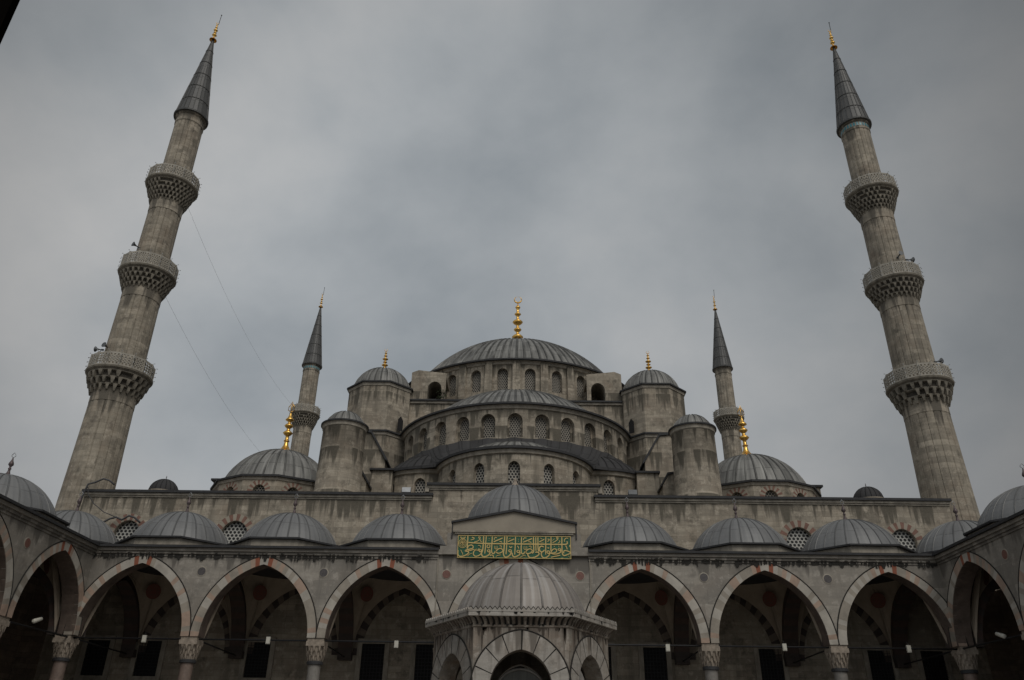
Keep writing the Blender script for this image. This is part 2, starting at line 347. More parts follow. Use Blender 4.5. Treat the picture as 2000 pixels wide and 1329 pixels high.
def arch_pts(a, rise, n=10, w=0.):
    """two-centred pointed arch, half span a; w = offset outwards; left to right"""
    c = max((rise*rise-a*a)/(2*a), 0.); R = a+c
    tm = math.acos(c/(R+w))
    right = [((R+w)*cos(t)-c, (R+w)*sin(t)) for t in [tm*i/n for i in range(n+1)]]
    right[-1] = (0., right[-1][1])
    left = [(-x, z) for x, z in right]
    return left + right[::-1][1:]
def arched_panel(mb, s0, s1, z0, z1, sc, a, zb, zs, rise, depth, f, m=0, n=8, mr=None, back=False):
    """wall s0..s1, z0..z1 with an arched opening; f(s,z,d)->point; uv=(s,z)"""
    mr = m if mr is None else mr
    def q(P, mm=m, d=0.):
        mb.face([f(s, z, d) for s, z in P], mm, [(s, z) for s, z in P])
    A = [(sc+x, zs+z) for x, z in arch_pts(a, rise, n)]
    for d in ((0., depth) if back else (0.,)):
        for (u0, u1) in ((s0, sc-a), (sc+a, s1)):
            if u1-u0 > 1e-4: q([(u0, z0), (u1, z0), (u1, zs), (u0, zs)], m, d); q([(u0, zs), (u1, zs), (u1, z1), (u0, z1)], m, d)
        if zb > z0+1e-4: q([(sc-a, z0), (sc+a, z0), (sc+a, zb), (sc-a, zb)], m, d)
        for i in range(len(A)-1):
            (x0, y0), (x1, y1) = A[i], A[i+1]
            q([(x0, y0), (x1, y1), (x1, z1), (x0, z1)], m, d)
    B = [(sc-a, zb)] + A + [(sc+a, zb)]
    if zb > z0+1e-4: B.append(B[0])
    L_ = 0
    for i in range(len(B)-1):
        (x0, y0), (x1, y1) = B[i], B[i+1]; dl = math.hypot(x1-x0, y1-y0)
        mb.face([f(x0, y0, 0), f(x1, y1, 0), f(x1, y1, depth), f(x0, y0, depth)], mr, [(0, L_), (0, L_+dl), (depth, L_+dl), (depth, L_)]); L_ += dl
def arch_pane(mb, sc, a, zb, zs, rise, d, f, m=0, n=8):
    A = [(sc+x, zs+z) for x, z in arch_pts(a, rise, n)]
    for i in range(len(A)-1):
        (x0, y0), (x1, y1) = A[i], A[i+1]
        mb.face([f(x0, zb, d), f(x1, zb, d), f(x1, y1, d), f(x0, y0, d)], m, [(x0, zb), (x1, zb), (x1, y1), (x0, y0)])
def arch_band(mb, sc, a, zs, rise, w, d0, d1, f, nv, pick, n=2):
    """voussoir ring proud of the wall (d0, towards the viewer) to d1; nv stones per half"""
    c = max((rise*rise-a*a)/(2*a), 0.); R = a+c; ti = math.acos(c/R); to = math.acos(c/(R+w))
    for sgn in (-1, 1):
        for k in range(nv):
            mi = pick(k, nv, sgn)
            for j in range(n):
                u0 = (k+j/n)/nv; u1 = (k+(j+1)/n)/nv
                def pt(u, r, tm): t = u*tm; return (sc+sgn*(r*cos(t)-c), zs+r*sin(t))
                A0, A1 = pt(u0, R, ti), pt(u1, R, ti); B0, B1 = pt(u0, R+w, to), pt(u1, R+w, to)
                uv = [(0, u0), (0, u1), (1, u1), (1, u0)]
                mb.face([f(*A0, d0), f(*A1, d0), f(*B1, d0), f(*B0, d0)], mi, uv)
                mb.face([f(*A0, d0), f(*A1, d0), f(*A1, d1), f(*A0, d1)], mi, uv)
                mb.face([f(*B0, d0), f(*B1, d0), f(*B1, d1), f(*B0, d1)], mi, uv)
def dome_surf(mb, cx, cy, z0, R, rise, nr, m=0, rh=.05, rw=.07, n=14, a0=0., a1=2*pi, zflare=0.):
    """lead dome cap with standing seams; nr sheets over the sweep"""
    Rs = (R*R+rise*rise)/(2*rise); zc = z0+rise-Rs; t_max = asin(min(1., R/Rs)) if rise <= R else pi-asin(R/Rs)
    da = (a1-a0)/nr
    P = []
    for i in range(n+1):
        t = t_max*(1-i/n); r = Rs*sin(t); z = zc+Rs*cos(t)
        P.append((max(r, .02), z, sin(t), cos(t), Rs*(t_max-t)))
    for i in range(n):
        for k in range(nr):
            A = a0+da*k
            def ring(p):
                r, z, nx, nz_, v = p; h = min(rw/r, da*.22)
                o = []
                for (aa, e, uu) in ((A+h, 0, .0), (A+da*.5, 0, .5), (A+da-h, 0, 1.0), (A+da-h*.4, rh, 1.0), (A+da+h*.4, rh, 1.0), (A+da+h, 0, 1.0)):
                    rr = r+nx*e; o.append(((cx+rr*cos(aa), cy+rr*sin(aa), z+nz_*e), (k+uu, v)))
                return o
            q0, q1 = ring(P[i]), ring(P[i+1])
            for j in range(5):
                mb.face([q0[j][0], q0[j+1][0], q1[j+1][0], q1[j][0]], m, [q0[j][1], q0[j+1][1], q1[j+1][1], q1[j][1]], False)
    return P
def finial_prof(h, r):
    """stacked balls: (radius, height) normalised"""
    P = [(.95, 0), (.93, .015), (.6, .06), (.32, .11), (.2, .15), (.17, .19)]
    def ball(c, rr, hh):
        return [(.15, c-hh), (rr*.7, c-hh*.6), (rr, c), (rr*.7, c+hh*.6), (.14, c+hh)]
    P += ball(.27, .62, .05) + ball(.40, .42, .035) + ball(.53, .56, .045) + ball(.67, .36, .03) + ball(.79, .28, .028) + [(.07, .83), (.05, .88), (.0, .885)]
    return [(x*r, z*h) for x, z in P]
def make_finial(cx, cy, z, h, r, parent, name='finial', mat='gold', top='crescent', topm=None, n=14):
    mb = MB()
    prof = finial_prof(h, r) if top not in ('ring', 'leaf') else [(a*r, b*h) for a, b in ((.92, 0), (.9, .012), (.62, .05), (.40, .10), (.24, .16), (.19, .22), (.19, .245), (.27, .25), (.27, .262), (.18, .27), (.16, .36), (.30, .38), (.46, .42), (.30, .455), (.17, .47), (.16, .52), (.28, .535), (.42, .57), (.28, .605), (.15, .62), (.14, .66), (.40, .69), (.40, .70), (.24, .74), (.12, .80), (.06, .84), (.0, .865))] if top == 'leaf' else [(a*r, b*h) for a, b in ((.95, 0), (.9, .04), (.42, .13), (.24, .24), (.22, .33), (.34, .36), (.2, .40), (.2, .45), (.48, .53), (.44, .60), (.2, .72), (.07, .86))]
    mb.lathe(cx, cy, [(a, z+b) for a, b in prof], n)
    zc = z+h*.93; R = h*.055
    if top == 'crescent':
        pts = []; rs = []
        for i in range(15):
            t = radians(99+342*i/14)
            pts.append((cx+R*cos(t), cy, zc+R*sin(t))); rs.append(max(.12, sin(pi*i/14))*R*.24)
        mb.tube(pts, rs, 5)
    elif top == 'leaf':
        pts = [(cx+a*R*1.5, cy, z+h*(.86)+b*R*2.4) for a, b in ((0, 0), (-.75, .35), (-.7, .85), (-.3, 1.2), (0, 1.75), (.3, 1.2), (.7, .85), (.75, .35))]
        mb.tube(pts, R*.16, 5, closed=True)
        mb.tube([(cx, cy, z+h*.86), (cx, cy, z+h*.86+R*3.4)], R*.12, 4)
    elif top == 'ring':
        pts = [(cx+a*R*2.3, cy, z+h*.84+b*R*2.6) for a, b in ((0, 0), (-.7, .5), (-.62, .85), (0, 1.55), (.62, .85), (.7, .5))]
        mb.tube(pts, R*.26, 5, m=1, closed=True)
    return mb.build(name, [mat, topm or mat], parent)
def cyl_map(cx, cy, R):
    """s measured along the arc, s=0 faces the viewer (-Y), positive to the right (+X)"""
    return lambda s, z, d: (cx+(R-d)*sin(s/R), cy-(R-d)*cos(s/R), z)
def plane_map(x0, y0, ang=0.):
    """s runs along direction ang (0 = +X); d goes inwards (+Y for ang 0)"""
    c, s_ = cos(ang), sin(ang)
    return lambda s, z, d: (x0+s*c-d*s_, y0+s*s_+d*c, z)

# ------------------------------------------------------------------ ground
mb = MB(); mb.face([(-400, -300, 0), (400, -300, 0), (400, 500, 0), (-400, 500, 0)])
g = mb.build('courtyard_pavement', 'paving'); g['kind'] = 'structure'
# ------------------------------------------------------------------ minarets
def fluted(mb, cx, cy, prof, nf, m=0, g=.045, gw=.09):
    base = prof[0][1]
    for i in range(len(prof)-1):
        (r0, z0), (r1, z1) = prof[i], prof[i+1]
        def ring(r, z):
            o = []
            for k in range(nf):
                for fr, dr in ((gw, 0), (.5, .02), (1-gw, 0), (1., -g)):
                    t = 2*pi*(k+fr)/nf; o.append(((cx+(r+dr)*cos(t), cy+(r+dr)*sin(t), z), t*1.7))
            return o
        A, B = ring(r0, z0), ring(r1, z1); n = len(A)
        for k in range(n):
            j = (k+1) % n; u0, u1 = A[k][1], A[j][1] if j else A[k][1]+.1
            mb.face([A[k][0], A[j][0], B[j][0], B[k][0]], m, [(u0, z0), (u1, z0), (u1, z1), (u0, z1)])
def muqarnas(mb, cx, cy, z0, z1, r0, r1, tiers, n):
    """tiers of small hanging brackets widening upwards"""
    prof = []; dz = (z1-z0)/tiers
    for t in range(tiers):
        ra = r0+(r1-r0)*(t/tiers)**.8-.02; rb = r0+(r1-r0)*((t+1)/tiers)**.8
        prof += [(ra-.06, z0+dz*t), (ra-.05, z0+dz*(t+.5)), (rb-.16, z0+dz*(t+.72)), (rb-.03, z0+dz*(t+.8)), (rb-.02, z0+dz*(t+1))]
        for k in range(n):
            a = 2*pi*(k+.5*(t % 2)+random.uniform(-.06, .06))/n; w = 2*pi/n*random.uniform(.17, .24)
            def p(r, aa, z): return (cx+r*cos(aa), cy+r*sin(aa), z)
            zt = z0+dz*(t+.82); zm = z0+dz*(t+.32+.1*random.random()); zb = z0+dz*(t+.02-.22*random.random()); o = rb+.01
            T = [p(ra-.1, a-w*1.2, zt), p(ra-.1, a+w*1.2, zt), p(o, a+w*1.2, zt), p(o, a-w*1.2, zt)]
            Q = [p(ra-.1, a-w, zm), p(ra-.1, a+w, zm), p(o-.03, a+w*.9, zm), p(o-.03, a-w*.9, zm)]
            Z = [p(ra-.1, a-w*.5, zb), p(ra-.1, a+w*.5, zb), p(o-.10, a+w*.5, zb), p(o-.10, a-w*.5, zb)]
            if random.random() < .06: continue
            for A_, B_ in ((Q, T), (Z, Q)):
                for i in range(4): j = (i+1) % 4; mb.face([A_[i], A_[j], B_[j], B_[i]])
            mb.face(Z)
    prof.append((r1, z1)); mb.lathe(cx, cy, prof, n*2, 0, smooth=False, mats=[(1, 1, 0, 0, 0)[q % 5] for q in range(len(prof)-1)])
def balcony(root, cx, cy, zb, zm, zt, rs, R, tiers, holes):
    nn_ = {3: 22, 4: 28, 5: 30}[tiers]
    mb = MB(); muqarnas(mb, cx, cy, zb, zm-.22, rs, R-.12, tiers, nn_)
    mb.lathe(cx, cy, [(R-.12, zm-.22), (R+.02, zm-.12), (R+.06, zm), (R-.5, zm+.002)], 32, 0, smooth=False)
    b = mb.build('balcony', ['muq', 'muqshade'], root)
    mb = MB(); n = 16; H = zt-zm
    for k in range(n):
        a0 = 2*pi*k/n; a1 = 2*pi*(k+1)/n
        A = Vector((cx+R*cos(a0), cy+R*sin(a0), 0)); B = Vector((cx+R*cos(a1), cy+R*sin(a1), 0)); e = (B-A); Ln = e.length; e.normalize(); nn = Vector((e.y, -e.x, 0))
        def bx(s0, s1, z0, z1, t=.06):
            P = []
            for z in (z0, z1):
                for s, d in ((s0, 0), (s1, 0), (s1, -t), (s0, -t)): q = A+e*s+nn*d; P.append((q.x, q.y, z))
            for q in ((3,2,1,0),(4,5,6,7),(0,1,5,4),(1,2,6,5),(2,3,7,6),(3,0,4,7)): mb.face([P[i] for i in q])
        bx(-.05, .09, zm, zt+.05, .13)
        bx(.09, Ln-.05, zt-.13, zt, .10); bx(.09, Ln-.05, zm, zm+.13, .10)
        nc, nr_ = holes
        w = (Ln-.14)
        for c in range(nc+1):
            s = .09+w*c/nc; t = w/nc*.52; bx(s-t/2, s+t/2, zm+.13, zt-.13, .05)
        for r in range(1, nr_):
            z = zm+.13+(H-.26)*r/nr_; bx(.09, Ln-.05, z-(H-.26)/nr_*.26, z+(H-.26)/nr_*.26, .045)
    mb.build('railing', ['rail'], b)
    mb = MB()
    for k in range(n):
        a0 = 2*pi*k/n
        for j in range(4):
            z = zm+.1+(H)*j/3.; r = R+.10; x, y = cx+r*cos(a0), cy+r*sin(a0); q = .05
            mb.tube([(cx+R*cos(a0), cy+R*sin(a0), z), (x, y, z)], .012, 3)
            T = [(x+q, y, z), (x, y+q, z), (x-q, y, z), (x, y-q, z)]
            for i in range(4): mb.face([T[i], T[(i+1) % 4], (x, y, z+q)]); mb.face([T[i], T[(i+1) % 4], (x, y, z-q)])
    mb.build('light_bulbs', ['hornw'], b, merge=False)
def make_minaret(mx, my, label, group):
    r = thing('minaret', label, 'minaret', (mx, my, 0), group)
    mb = MB()
    fluted(mb, mx, my, [(1.9, 0), (1.88, 11), (1.68, 15), (1.54, 21), (1.48, 24.3), (1.48, 24.9)], 18)
    fluted(mb, mx, my, [(1.46, 26.0), (1.38, 33.0)], 18); fluted(mb, mx, my, [(1.28, 34.6), (1.24, 41.4)], 18)
    fluted(mb, mx, my, [(1.17, 43.4), (1.14, 51.2)], 18)
    for (r_, z_) in ((1.48, 24.0), (1.38, 32.8), (1.24, 41.2)):
        mb.lathe(mx, my, [(r_, z_-.5), (r_+.05, z_-.45), (r_+.05, z_+.6)], 36, smooth=False)
    mb.lathe(mx, my, [(1.14, 50.3), (1.21, 50.4), (1.21, 50.6), (1.14, 50.65), (1.14, 51.1), (1.26, 51.2), (1.32, 51.4)], 36, smooth=False)
    mb.build('shaft', ['stone2'], r)
    balcony(r, mx, my, 24.3, 25.95, 27.0, 1.50, 2.27, 3, (3, 4))
    balcony(r, mx, my, 33.1, 34.75, 35.85, 1.40, 2.12, 4, (4, 4))
    balcony(r, mx, my, 41.65, 43.6, 44.65, 1.27, 2.06, 5, (3, 3))
    mb = MB(); mb.lathe(mx, my, [(1.0, 51.3), (1.46, 51.3), (1.48, 51.45), (1.36, 51.55)], 32, smooth=False)
    nr = 22; H = [51.5, 53, 54.7, 56.4, 58.1, 59.8, 61.6]
    for i in range(len(H)-1):
        for k in range(nr):
            def rg(z):
                R = .07+1.30*(61.6-z)/10.1; o = []
                for fr, dr in ((.06, 0), (.94, 0), (.97, .045), (1.03, .045), (1.06, 0)):
                    a = 2*pi*(k+fr)/nr; o.append((mx+(R+dr*(R/1.3+.2))*cos(a), my+(R+dr*(R/1.3+.2))*sin(a), z))
                return o
            A, B = rg(H[i]), rg(H[i+1])
            for j in range(4): mb.face([A[j], A[j+1], B[j+1], B[j]], 0, [(k+j/4, H[i]), (k+(j+1)/4, H[i]), (k+(j+1)/4, H[i+1]), (k+j/4, H[i+1])])
        R = .07+1.30*(61.6-H[i])/10.1
        if i: mb.lathe(mx, my, [(R+.03, H[i]-.03), (R+.05, H[i]), (R+.0, H[i]+.04)], 32, smooth=False)
    sp = mb.build('spire', ['leadc'], r)
    make_finial(mx, my, 61.45, 2.55, .36, sp, top='crescent', topm='zinc')
    mb = MB(); mb.tube([(mx+.12, my, 63.6), (mx+.16, my, 64.9)], .03, 4); mb.lathe(mx+.16, my, [(0, 64.85), (.07, 64.92), (0, 65.0)], 6)
    mb.build('lightning_rod', ['iron'], sp)
    return r
def tile_band(root):
    mx, my = root.location.x, root.location.y; mb = MB(); n = 28
    mb.lathe(mx, my, [(1.165, 50.66), (1.165, 51.08)], 36, 0, smooth=False)
    for k in range(n):
        a = 2*pi*k/n; w = 2*pi/n*.30; R = 1.185
        P = [(mx+R*cos(a+s*w), my+R*sin(a+s*w), z) for s, z in ((-1, 50.68), (1, 50.68), (1, 50.94), (0, 51.06), (-1, 50.94))]
        mb.face(P, 1)
    o = mb.build('tile_band', ['rail', 'tile'], root)
m1 = make_minaret(-29.5, 52.5, 'tall stone minaret behind the left end of the hall wall, loudspeakers on two balconies', 'three balconied minarets round the mosque')
for (x, y, lab, tl) in ((29.95, 53.1, 'tall stone minaret behind the right end of the hall wall, turquoise band under its cone', 1),
                    (-30.2, 103., 'distant minaret with turquoise band, rising left of the left round tower', 1),
                    (29.75, 102.8, 'distant minaret without tile band, rising right of the right round tower', 0)):
    c = copy_tree(m1); c.location = (x, y, 0); c['label'] = lab; ORG[c.name] = Vector((x, y, 0))
    if tl: tile_band(c)
m1.rotation_euler.y = .004

# ------------------------------------------------------------------ prayer hall
hall = thing('prayer_hall', 'great grey stone mosque hall with cascading lead domes and gilded finials behind the courtyard portico', 'mosque', (0, 49.7, 0))
YW = 49.6
def cornice_line(mb, x0, x1, y0, z, t=.16, out=.28, dep=.6):
    """lead edge over a thin stone moulding, running along X; mats 0 lead 1 stone 2 crust"""
    mb.box(x0-.1, x1+.1, y0-out, y0+dep, z, z+t, 0)
    mb.box(x0-.03, x1+.03, y0-out*.55, y0+.3, z-.16, z, 1)
    mb.box(x0-.01, x1+.01, y0-out*.25, y0+.3, z-.27, z-.16, 1)
# front wall with three arched windows and the stepped centre
WX0, WX1 = -27.95, 28.0
mb = MB(); f = plane_map(0, YW)
def rect(x0, x1, z0, z1): mb.face([(x0, YW, z0), (x1, YW, z0), (x1, YW, z1), (x0, YW, z1)])
wins = [(-24.6, .82), (-17.75, .86), (18.1, .86), (24.6, .82)]
xs = [WX0]; 
segs = []
prev = WX0
for (wx, a) in wins:
    segs.append((prev, wx-1.2)); prev = wx+1.2
segs.append((prev, WX1))
for x0, x1 in segs:
    if x0 < 0 < x1: rect(x0, -5.45, 0, 16.32); rect(-5.45, 5.45, 0, 17.02); rect(5.45, x1, 0, 16.32)
    else: rect(x0, x1, 0, 16.32)
for wx, a in wins:
    arched_panel(mb, wx-1.2, wx+1.2, 0, 16.32, wx, a, 12.2, 13.65, a*1.08, .35, f)
# ends, roof and flanks
mb.box(WX0, WX1, YW+.5, 104.0, 0, 16.3)
for x in (WX0, WX1): mb.face([(x, YW, 0), (x, YW+.5, 0), (x, YW+.5, 16.32), (x, YW, 16.32)])
mb.face([(-5.45, YW, 16.32), (-5.45, YW+1.0, 16.32), (-5.45, YW+1.0, 17.02), (-5.45, YW, 17.02)]); mb.face([(5.45, YW, 16.32), (5.45, YW+1.0, 16.32), (5.45, YW+1.0, 17.02), (5.45, YW, 17.02)])
mb.build('wall', ['stone'], hall)
mb = MB(); cornice_line(mb, WX0, -5.3, YW, 16.32); cornice_line(mb, 5.3, WX1, YW, 16.32); cornice_line(mb, -5.55, 5.55, YW, 17.02)
mb.box(-5.75, -5.5, YW-.12, YW+.3, 16.6, 17.02, 1); mb.box(5.5, 5.75, YW-.12, YW+.3, 16.6, 17.02, 1)
mb.build('cornice', ['edge', 'mould'], hall)
for wx, a in wins:
    mb = MB(); arch_pane(mb, wx, a, 12.2, 13.65, a*1.08, .3, f); w = mb.build('window', ['lat3'], hall)
    mb = MB(); arch_band(mb, wx, a+.02, 13.65, a*1.08+.02, .42, -.02, .1, f, 8, lambda k, n, s: (k+(s > 0)) % 2, 2)
    mb.build('brick_arch', ['brick', 'pale'], w)
# wall arch, windows under the portico
def grille_window(x, zb, zt, w, label=None):
    mb = MB(); y = YW-.02
    for (a, b, c, d) in ((x-w/2-.28, x-w/2, zb-.3, zt+.28), (x+w/2, x+w/2+.28, zb-.3, zt+.28), (x-w/2, x+w/2, zt, zt+.28), (x-w/2, x+w/2, zb-.3, zb)):
        mb.box(a, b, y-.1, y+.1, c, d)
    mb.box(x-w/2-.4, x+w/2+.4, y-.2, y+.1, zb-.42, zb-.302)
    o = mb.build('window', ['mould'], hall)
    mb = MB(); mb.box(x-w/2, x+w/2, y-.002, y+.05, zb, zt, 0)
    for i in range(1, 7): xx = x-w/2+w*i/7; mb.box(xx-.016, xx+.016, y-.07, y-.04, zb, zt, 1)
    for i in range(1, 11): zz = zb+(zt-zb)*i/11; mb.box(x-w/2, x+w/2, y-.06, y-.035, zz-.016, zz+.016, 1)
    mb.build('iron_grille', ['dark', 'iron'], o)
for x in (-24.6, -21.5, -15.0, -8.2, -5.0, 5.2, 8.45, 15.25, 21.65, 24.75): grille_window(x, 5.15 if abs(x) < 12 else 5.35, 7.3, 1.35)
# portal in the middle of the wall
mb = MB(); f = plane_map(0, YW-.5)
arched_panel(mb, -2.4, 2.4, 0, 8.6, 0, 1.5, 0, 4.6, 1.9, .5, f); mb.box(-2.4, -2.39, YW-.5, YW, 0, 8.6); mb.box(2.39, 2.4, YW-.5, YW, 0, 8.6)
pt = mb.build('portal', ['marble'], hall)
mb = MB(); arch_pane(mb, 0, 1.5, 0, 4.6, 1.9, .45, f); mb.build('door', ['dark'], pt)

# raised mass under the domes
def stepped_block(name, pieces, mats=('stone', 'edge', 'mould')):
    mb = MB()
    for p in pieces: mb.box(*p)
    return mb.build(name, list(mats), hall)
stepped_block('upper_body', [(-14.2, 14.2, 66.5, 89, 16.3, 25.4, 0), (-13, 13, 57.4, 66.5, 16.3, 19.6, 0), (-25.3, 25.4, 63.5, 90, 16.3, 21.55, 0),
    (-25.5, -12, 63.3, 64.2, 21.55, 21.72, 1), (12, 25.6, 63.3, 64.2, 21.55, 21.72, 1)])
# square base of the main dome
stepped_block('dome_base', [(-9.9, 9.9, 64.4, 90, 25.4, 29.35, 0), (-10.0, 10.0, 64.1, 65.6, 29.35, 29.5, 1), (-9.9, 9.9, 64.25, 65, 29.15, 29.35, 2)])
def drum(name, cx, cy, R, z0, z1, angs, a, zb, zs, rise, depth, step, lat, sides, cornice=.45, pil=None, recess=None, panebase=None):
    """round drum with arched windows centred on the given angles (degrees, 0 = facing the viewer)"""
    f = cyl_map(cx, cy, R); mb = MB(); st = radians(step)*R
    for A in angs:
        s = radians(A)*R; arched_panel(mb, s-st/2, s+st/2, z0, z1, s, a, zb, zs, rise, depth, f, 0, 6)
    lo, hi = min(angs)-step/2, max(angs)+step/2
    for (p, q) in sides:      # plain stretches
        n = max(1, int(abs(q-p)/6))
        for i in range(n):
            s0, s1 = radians(p+(q-p)*i/n)*R, radians(p+(q-p)*(i+1)/n)*R
            mb.face([f(s0, z0, 0), f(s1, z0, 0), f(s1, z1, 0), f(s0, z1, 0)], 0, [(s0, z0), (s1, z0), (s1, z1), (s0, z1)])
    if pil:
        for A in [min(angs)-step]+list(angs):
            for sg in (.5,):
                s = radians(A+sg*step)*R; w = pil
                P = [f(s-w, z0, -.28), f(s+w, z0, -.28), f(s+w, z1, -.28), f(s-w, z1, -.28)]; Q = [f(s-w, z0, .05), f(s+w, z0, .05), f(s+w, z1, .05), f(s-w, z1, .05)]
                mb.face(P, 0, [(s-w, z0), (s+w, z0), (s+w, z1), (s-w, z1)]); mb.face([P[0], P[3], Q[3], Q[0]]); mb.face([P[1], P[2], Q[2], Q[1]]); mb.face([P[3], P[2], Q[2], Q[3]])
    al = [p for pq in sides for p in pq]+[lo, hi]; lo, hi = min(al), max(al)
    t0, t1 = radians(lo-90), radians(hi-90); nn = max(12, int((hi-lo)/3))
    mb.lathe(cx, cy, [(R-.02, z1-.3), (R+.12, z1-.25), (R+.16, z1-.05), (R+cornice*.6, z1)], nn, 1, t0, t1, smooth=False)
    mb.lathe(cx, cy, [(R+cornice*.6, z1), (R+cornice, z1+.02), (R+cornice, z1+.17), (R-.6, z1+.30)], nn, 2, t0, t1, smooth=False)
    o = mb.build(name, ['stone', 'mould', 'edge'], hall)
    for A in angs:
        s = radians(A)*R; mb = MB(); arch_pane(mb, s, a, zb, zs, rise, depth-.03, f, 0, 6)
        if recess:
            # inner smaller arch in front of the screen
            ia, ir = a*.76, rise*.85
            arched_panel(mb, s-a, s+a, zb, zs+rise, s, ia, zb, zs, ir, .05, lambda s_, z_, d_: f(s_, z_, depth-.1+d_), 1, 6)
            mb2 = mb
        mb.build('window', [lat, 'stone'], o)
    return o
# main drum and dome
DY = 77.5
angs = [12.*(k+.5) for k in range(-5, 5)]
dr = drum('dome_drum', 0, DY, 12.2, 29.5, 33.85, angs, .50, 31.0, 32.7, .52, .45, 12., 'lat2', [(-150, -60), (60, 150)], cornice=.55, pil=.34)
mb = MB(); dome_surf(mb, 0, DY, 34.0, 11.5, 7.05, 92, rh=.11, rw=.10, n=16); md = mb.build('main_dome', ['lead'], hall)
make_finial(0, DY, 40.9, 7.45, 1.05, md)
# arched flying buttresses beside the main drum
for sg in (-1, 1):
    mb = MB(); y0 = 64.35
    def q(x, z, d): return (sg*x, y0+d, z)
    fm = lambda s, z, d: (sg*s, y0+d, z)
    arched_panel(mb, 6.35, 9.5, 29.5, 31.75, 7.35, .62, 29.5, 30.65, .68, 4.0, fm, 0, 8, back=True)
    mb.prism([q(6.35, 31.75, 0), q(9.5, 31.75, 0), q(9.5, 32.2, 0), q(8.9, 32.45, 0), q(6.35, 32.15, 0)], (0, 4.2, 0))
    mb.face([q(9.5, 29.5, 0), q(9.5, 29.5, 4.2), q(9.5, 32.2, 4.2), q(9.5, 32.2, 0)])
    mb.box(min(sg*6.3, sg*9.6), max(sg*6.3, sg*9.6), y0-.02, y0+4, 32.3, 32.31) if 0 else None
    mb.build('flying_buttress', ['stone'], hall)
# octagonal weight turrets at the corners of the dome square
def octagon(name, cx, cy, R, z0, z1, parent, out=.25, n=8, rot=22.5, mats=('stone', 'mould', 'edge')):
    mb = MB(); r0 = radians(rot-90)
    for prof, mi in (([(R, z0), (R, z1)], 0), ([(R, z1-.28), (R+.07, z1-.25), (R+.1, z1)], 1), ([(R+.1, z1), (R+out, z1+.01), (R+out, z1+.14), (R-.8, z1+.32), (0, z1+.36)], 2)):
        for i in range(len(prof)-1):
            (ra, za), (rb, zb) = prof[i], prof[i+1]
            for k in range(n):
                a, b = r0+2*pi*k/n, r0+2*pi*(k+1)/n; sl = 2*R*sin(pi/n)
                P = [(cx+ra*cos(a), cy+ra*sin(a), za), (cx+ra*cos(b), cy+ra*sin(b), za), (cx+rb*cos(b), cy+rb*sin(b), zb), (cx+rb*cos(a), cy+rb*sin(a), zb)]
                if rb == 0: P = P[:3]
                mb.face(P, mi, [(k*sl, za), (k*sl+sl, za), (k*sl+sl, zb), (k*sl, zb)][:len(P)])
    return mb.build(name, list(mats), parent)
for sg in (-1, 1):
    o = octagon('octagonal_turret', sg*12.2, 65.1, 2.95, 25.6, 30.25, hall)
    mb = MB(); mb.face([(sg*10.15, 62.93, 26.0), (sg*9.75, 63.3, 26.0), (sg*9.75, 63.3, 27.0), (sg*9.95, 63.1, 27.35), (sg*10.15, 62.93, 27.0)])
    mb.v = [(v[0], v[1]-.12, v[2]) for v in mb.v]
    mb.build('doorway', ['dark'], o)
    mb = MB(); dome_surf(mb, sg*12.2, 65.1, 30.5, 2.62, 2.25, 30, rh=.05, rw=.05, n=10); d = mb.build('turret_dome', ['lead'], hall)
    make_finial(sg*12.2, 65.1, 32.62, 2.4, .48, d)
    octagon('pier', sg*12.35, 65.3, 3.75, 16.3, 25.45, hall)
    # back corners of the dome square carry the same turret
    o2 = dup(o, 0, 24.8); dup(d, 0, 24.8)
# half dome in front and its drum
angs = [12.2*k for k in range(-6, 7)]
hd = drum('half_dome_drum', 0, 65.75, 9.9, 20.3, 25.42, angs, .58, 22.85, 24.2, .60, .5, 12.2, 'lat2', [(-96, -79.3), (79.3, 96)], cornice=.42, recess=1)
mb = MB(); dome_surf(mb, 0, 65.75, 25.55, 9.0, 4.6, 44, rh=.07, rw=.08, n=14, a0=radians(-182), a1=radians(2)); mb.build('half_dome', ['lead'], hall)
# three exedrae below
EX = 20.15
exc = drum('exedra', 0, 56.6, 5.7, 16.3, EX-.1, [-50, -25, 0, 25, 50], .42, 17.55, 18.75, .5, .4, 25, 'lat', [(-78, -62.5), (62.5, 78)], cornice=.35)
for sg in (-1, 1):
    aa = [-14, -49] if sg < 0 else [14, 49]
    drum('exedra', sg*6.3, 59.9, 4.45, 16.3, EX-.1, [sg*8, sg*41],   .42, 17.6, 18.95, .50, .35, 33, 'lat', [(min(sg*57.5, sg*90), max(sg*57.5, sg*90)), (min(-sg*8.5, -sg*50), max(-sg*8.5, -sg*50))], cornice=.33)
mb = MB(); dome_surf(mb, 0, 56.6, EX+.02, 5.35, 2.05, 26, rh=.05, rw=.06, n=10, a0=radians(-185), a1=radians(5)); mb.build('exedra_dome', ['lead'], hall)
for sg in (-1, 1):
    mb = MB(); dome_surf(mb, sg*6.3, 59.9, EX+.02, 4.2, 2.3, 22, rh=.05, rw=.06, n=10, a0=radians(-195), a1=radians(15)); mb.build('exedra_dome', ['leadd'], hall)
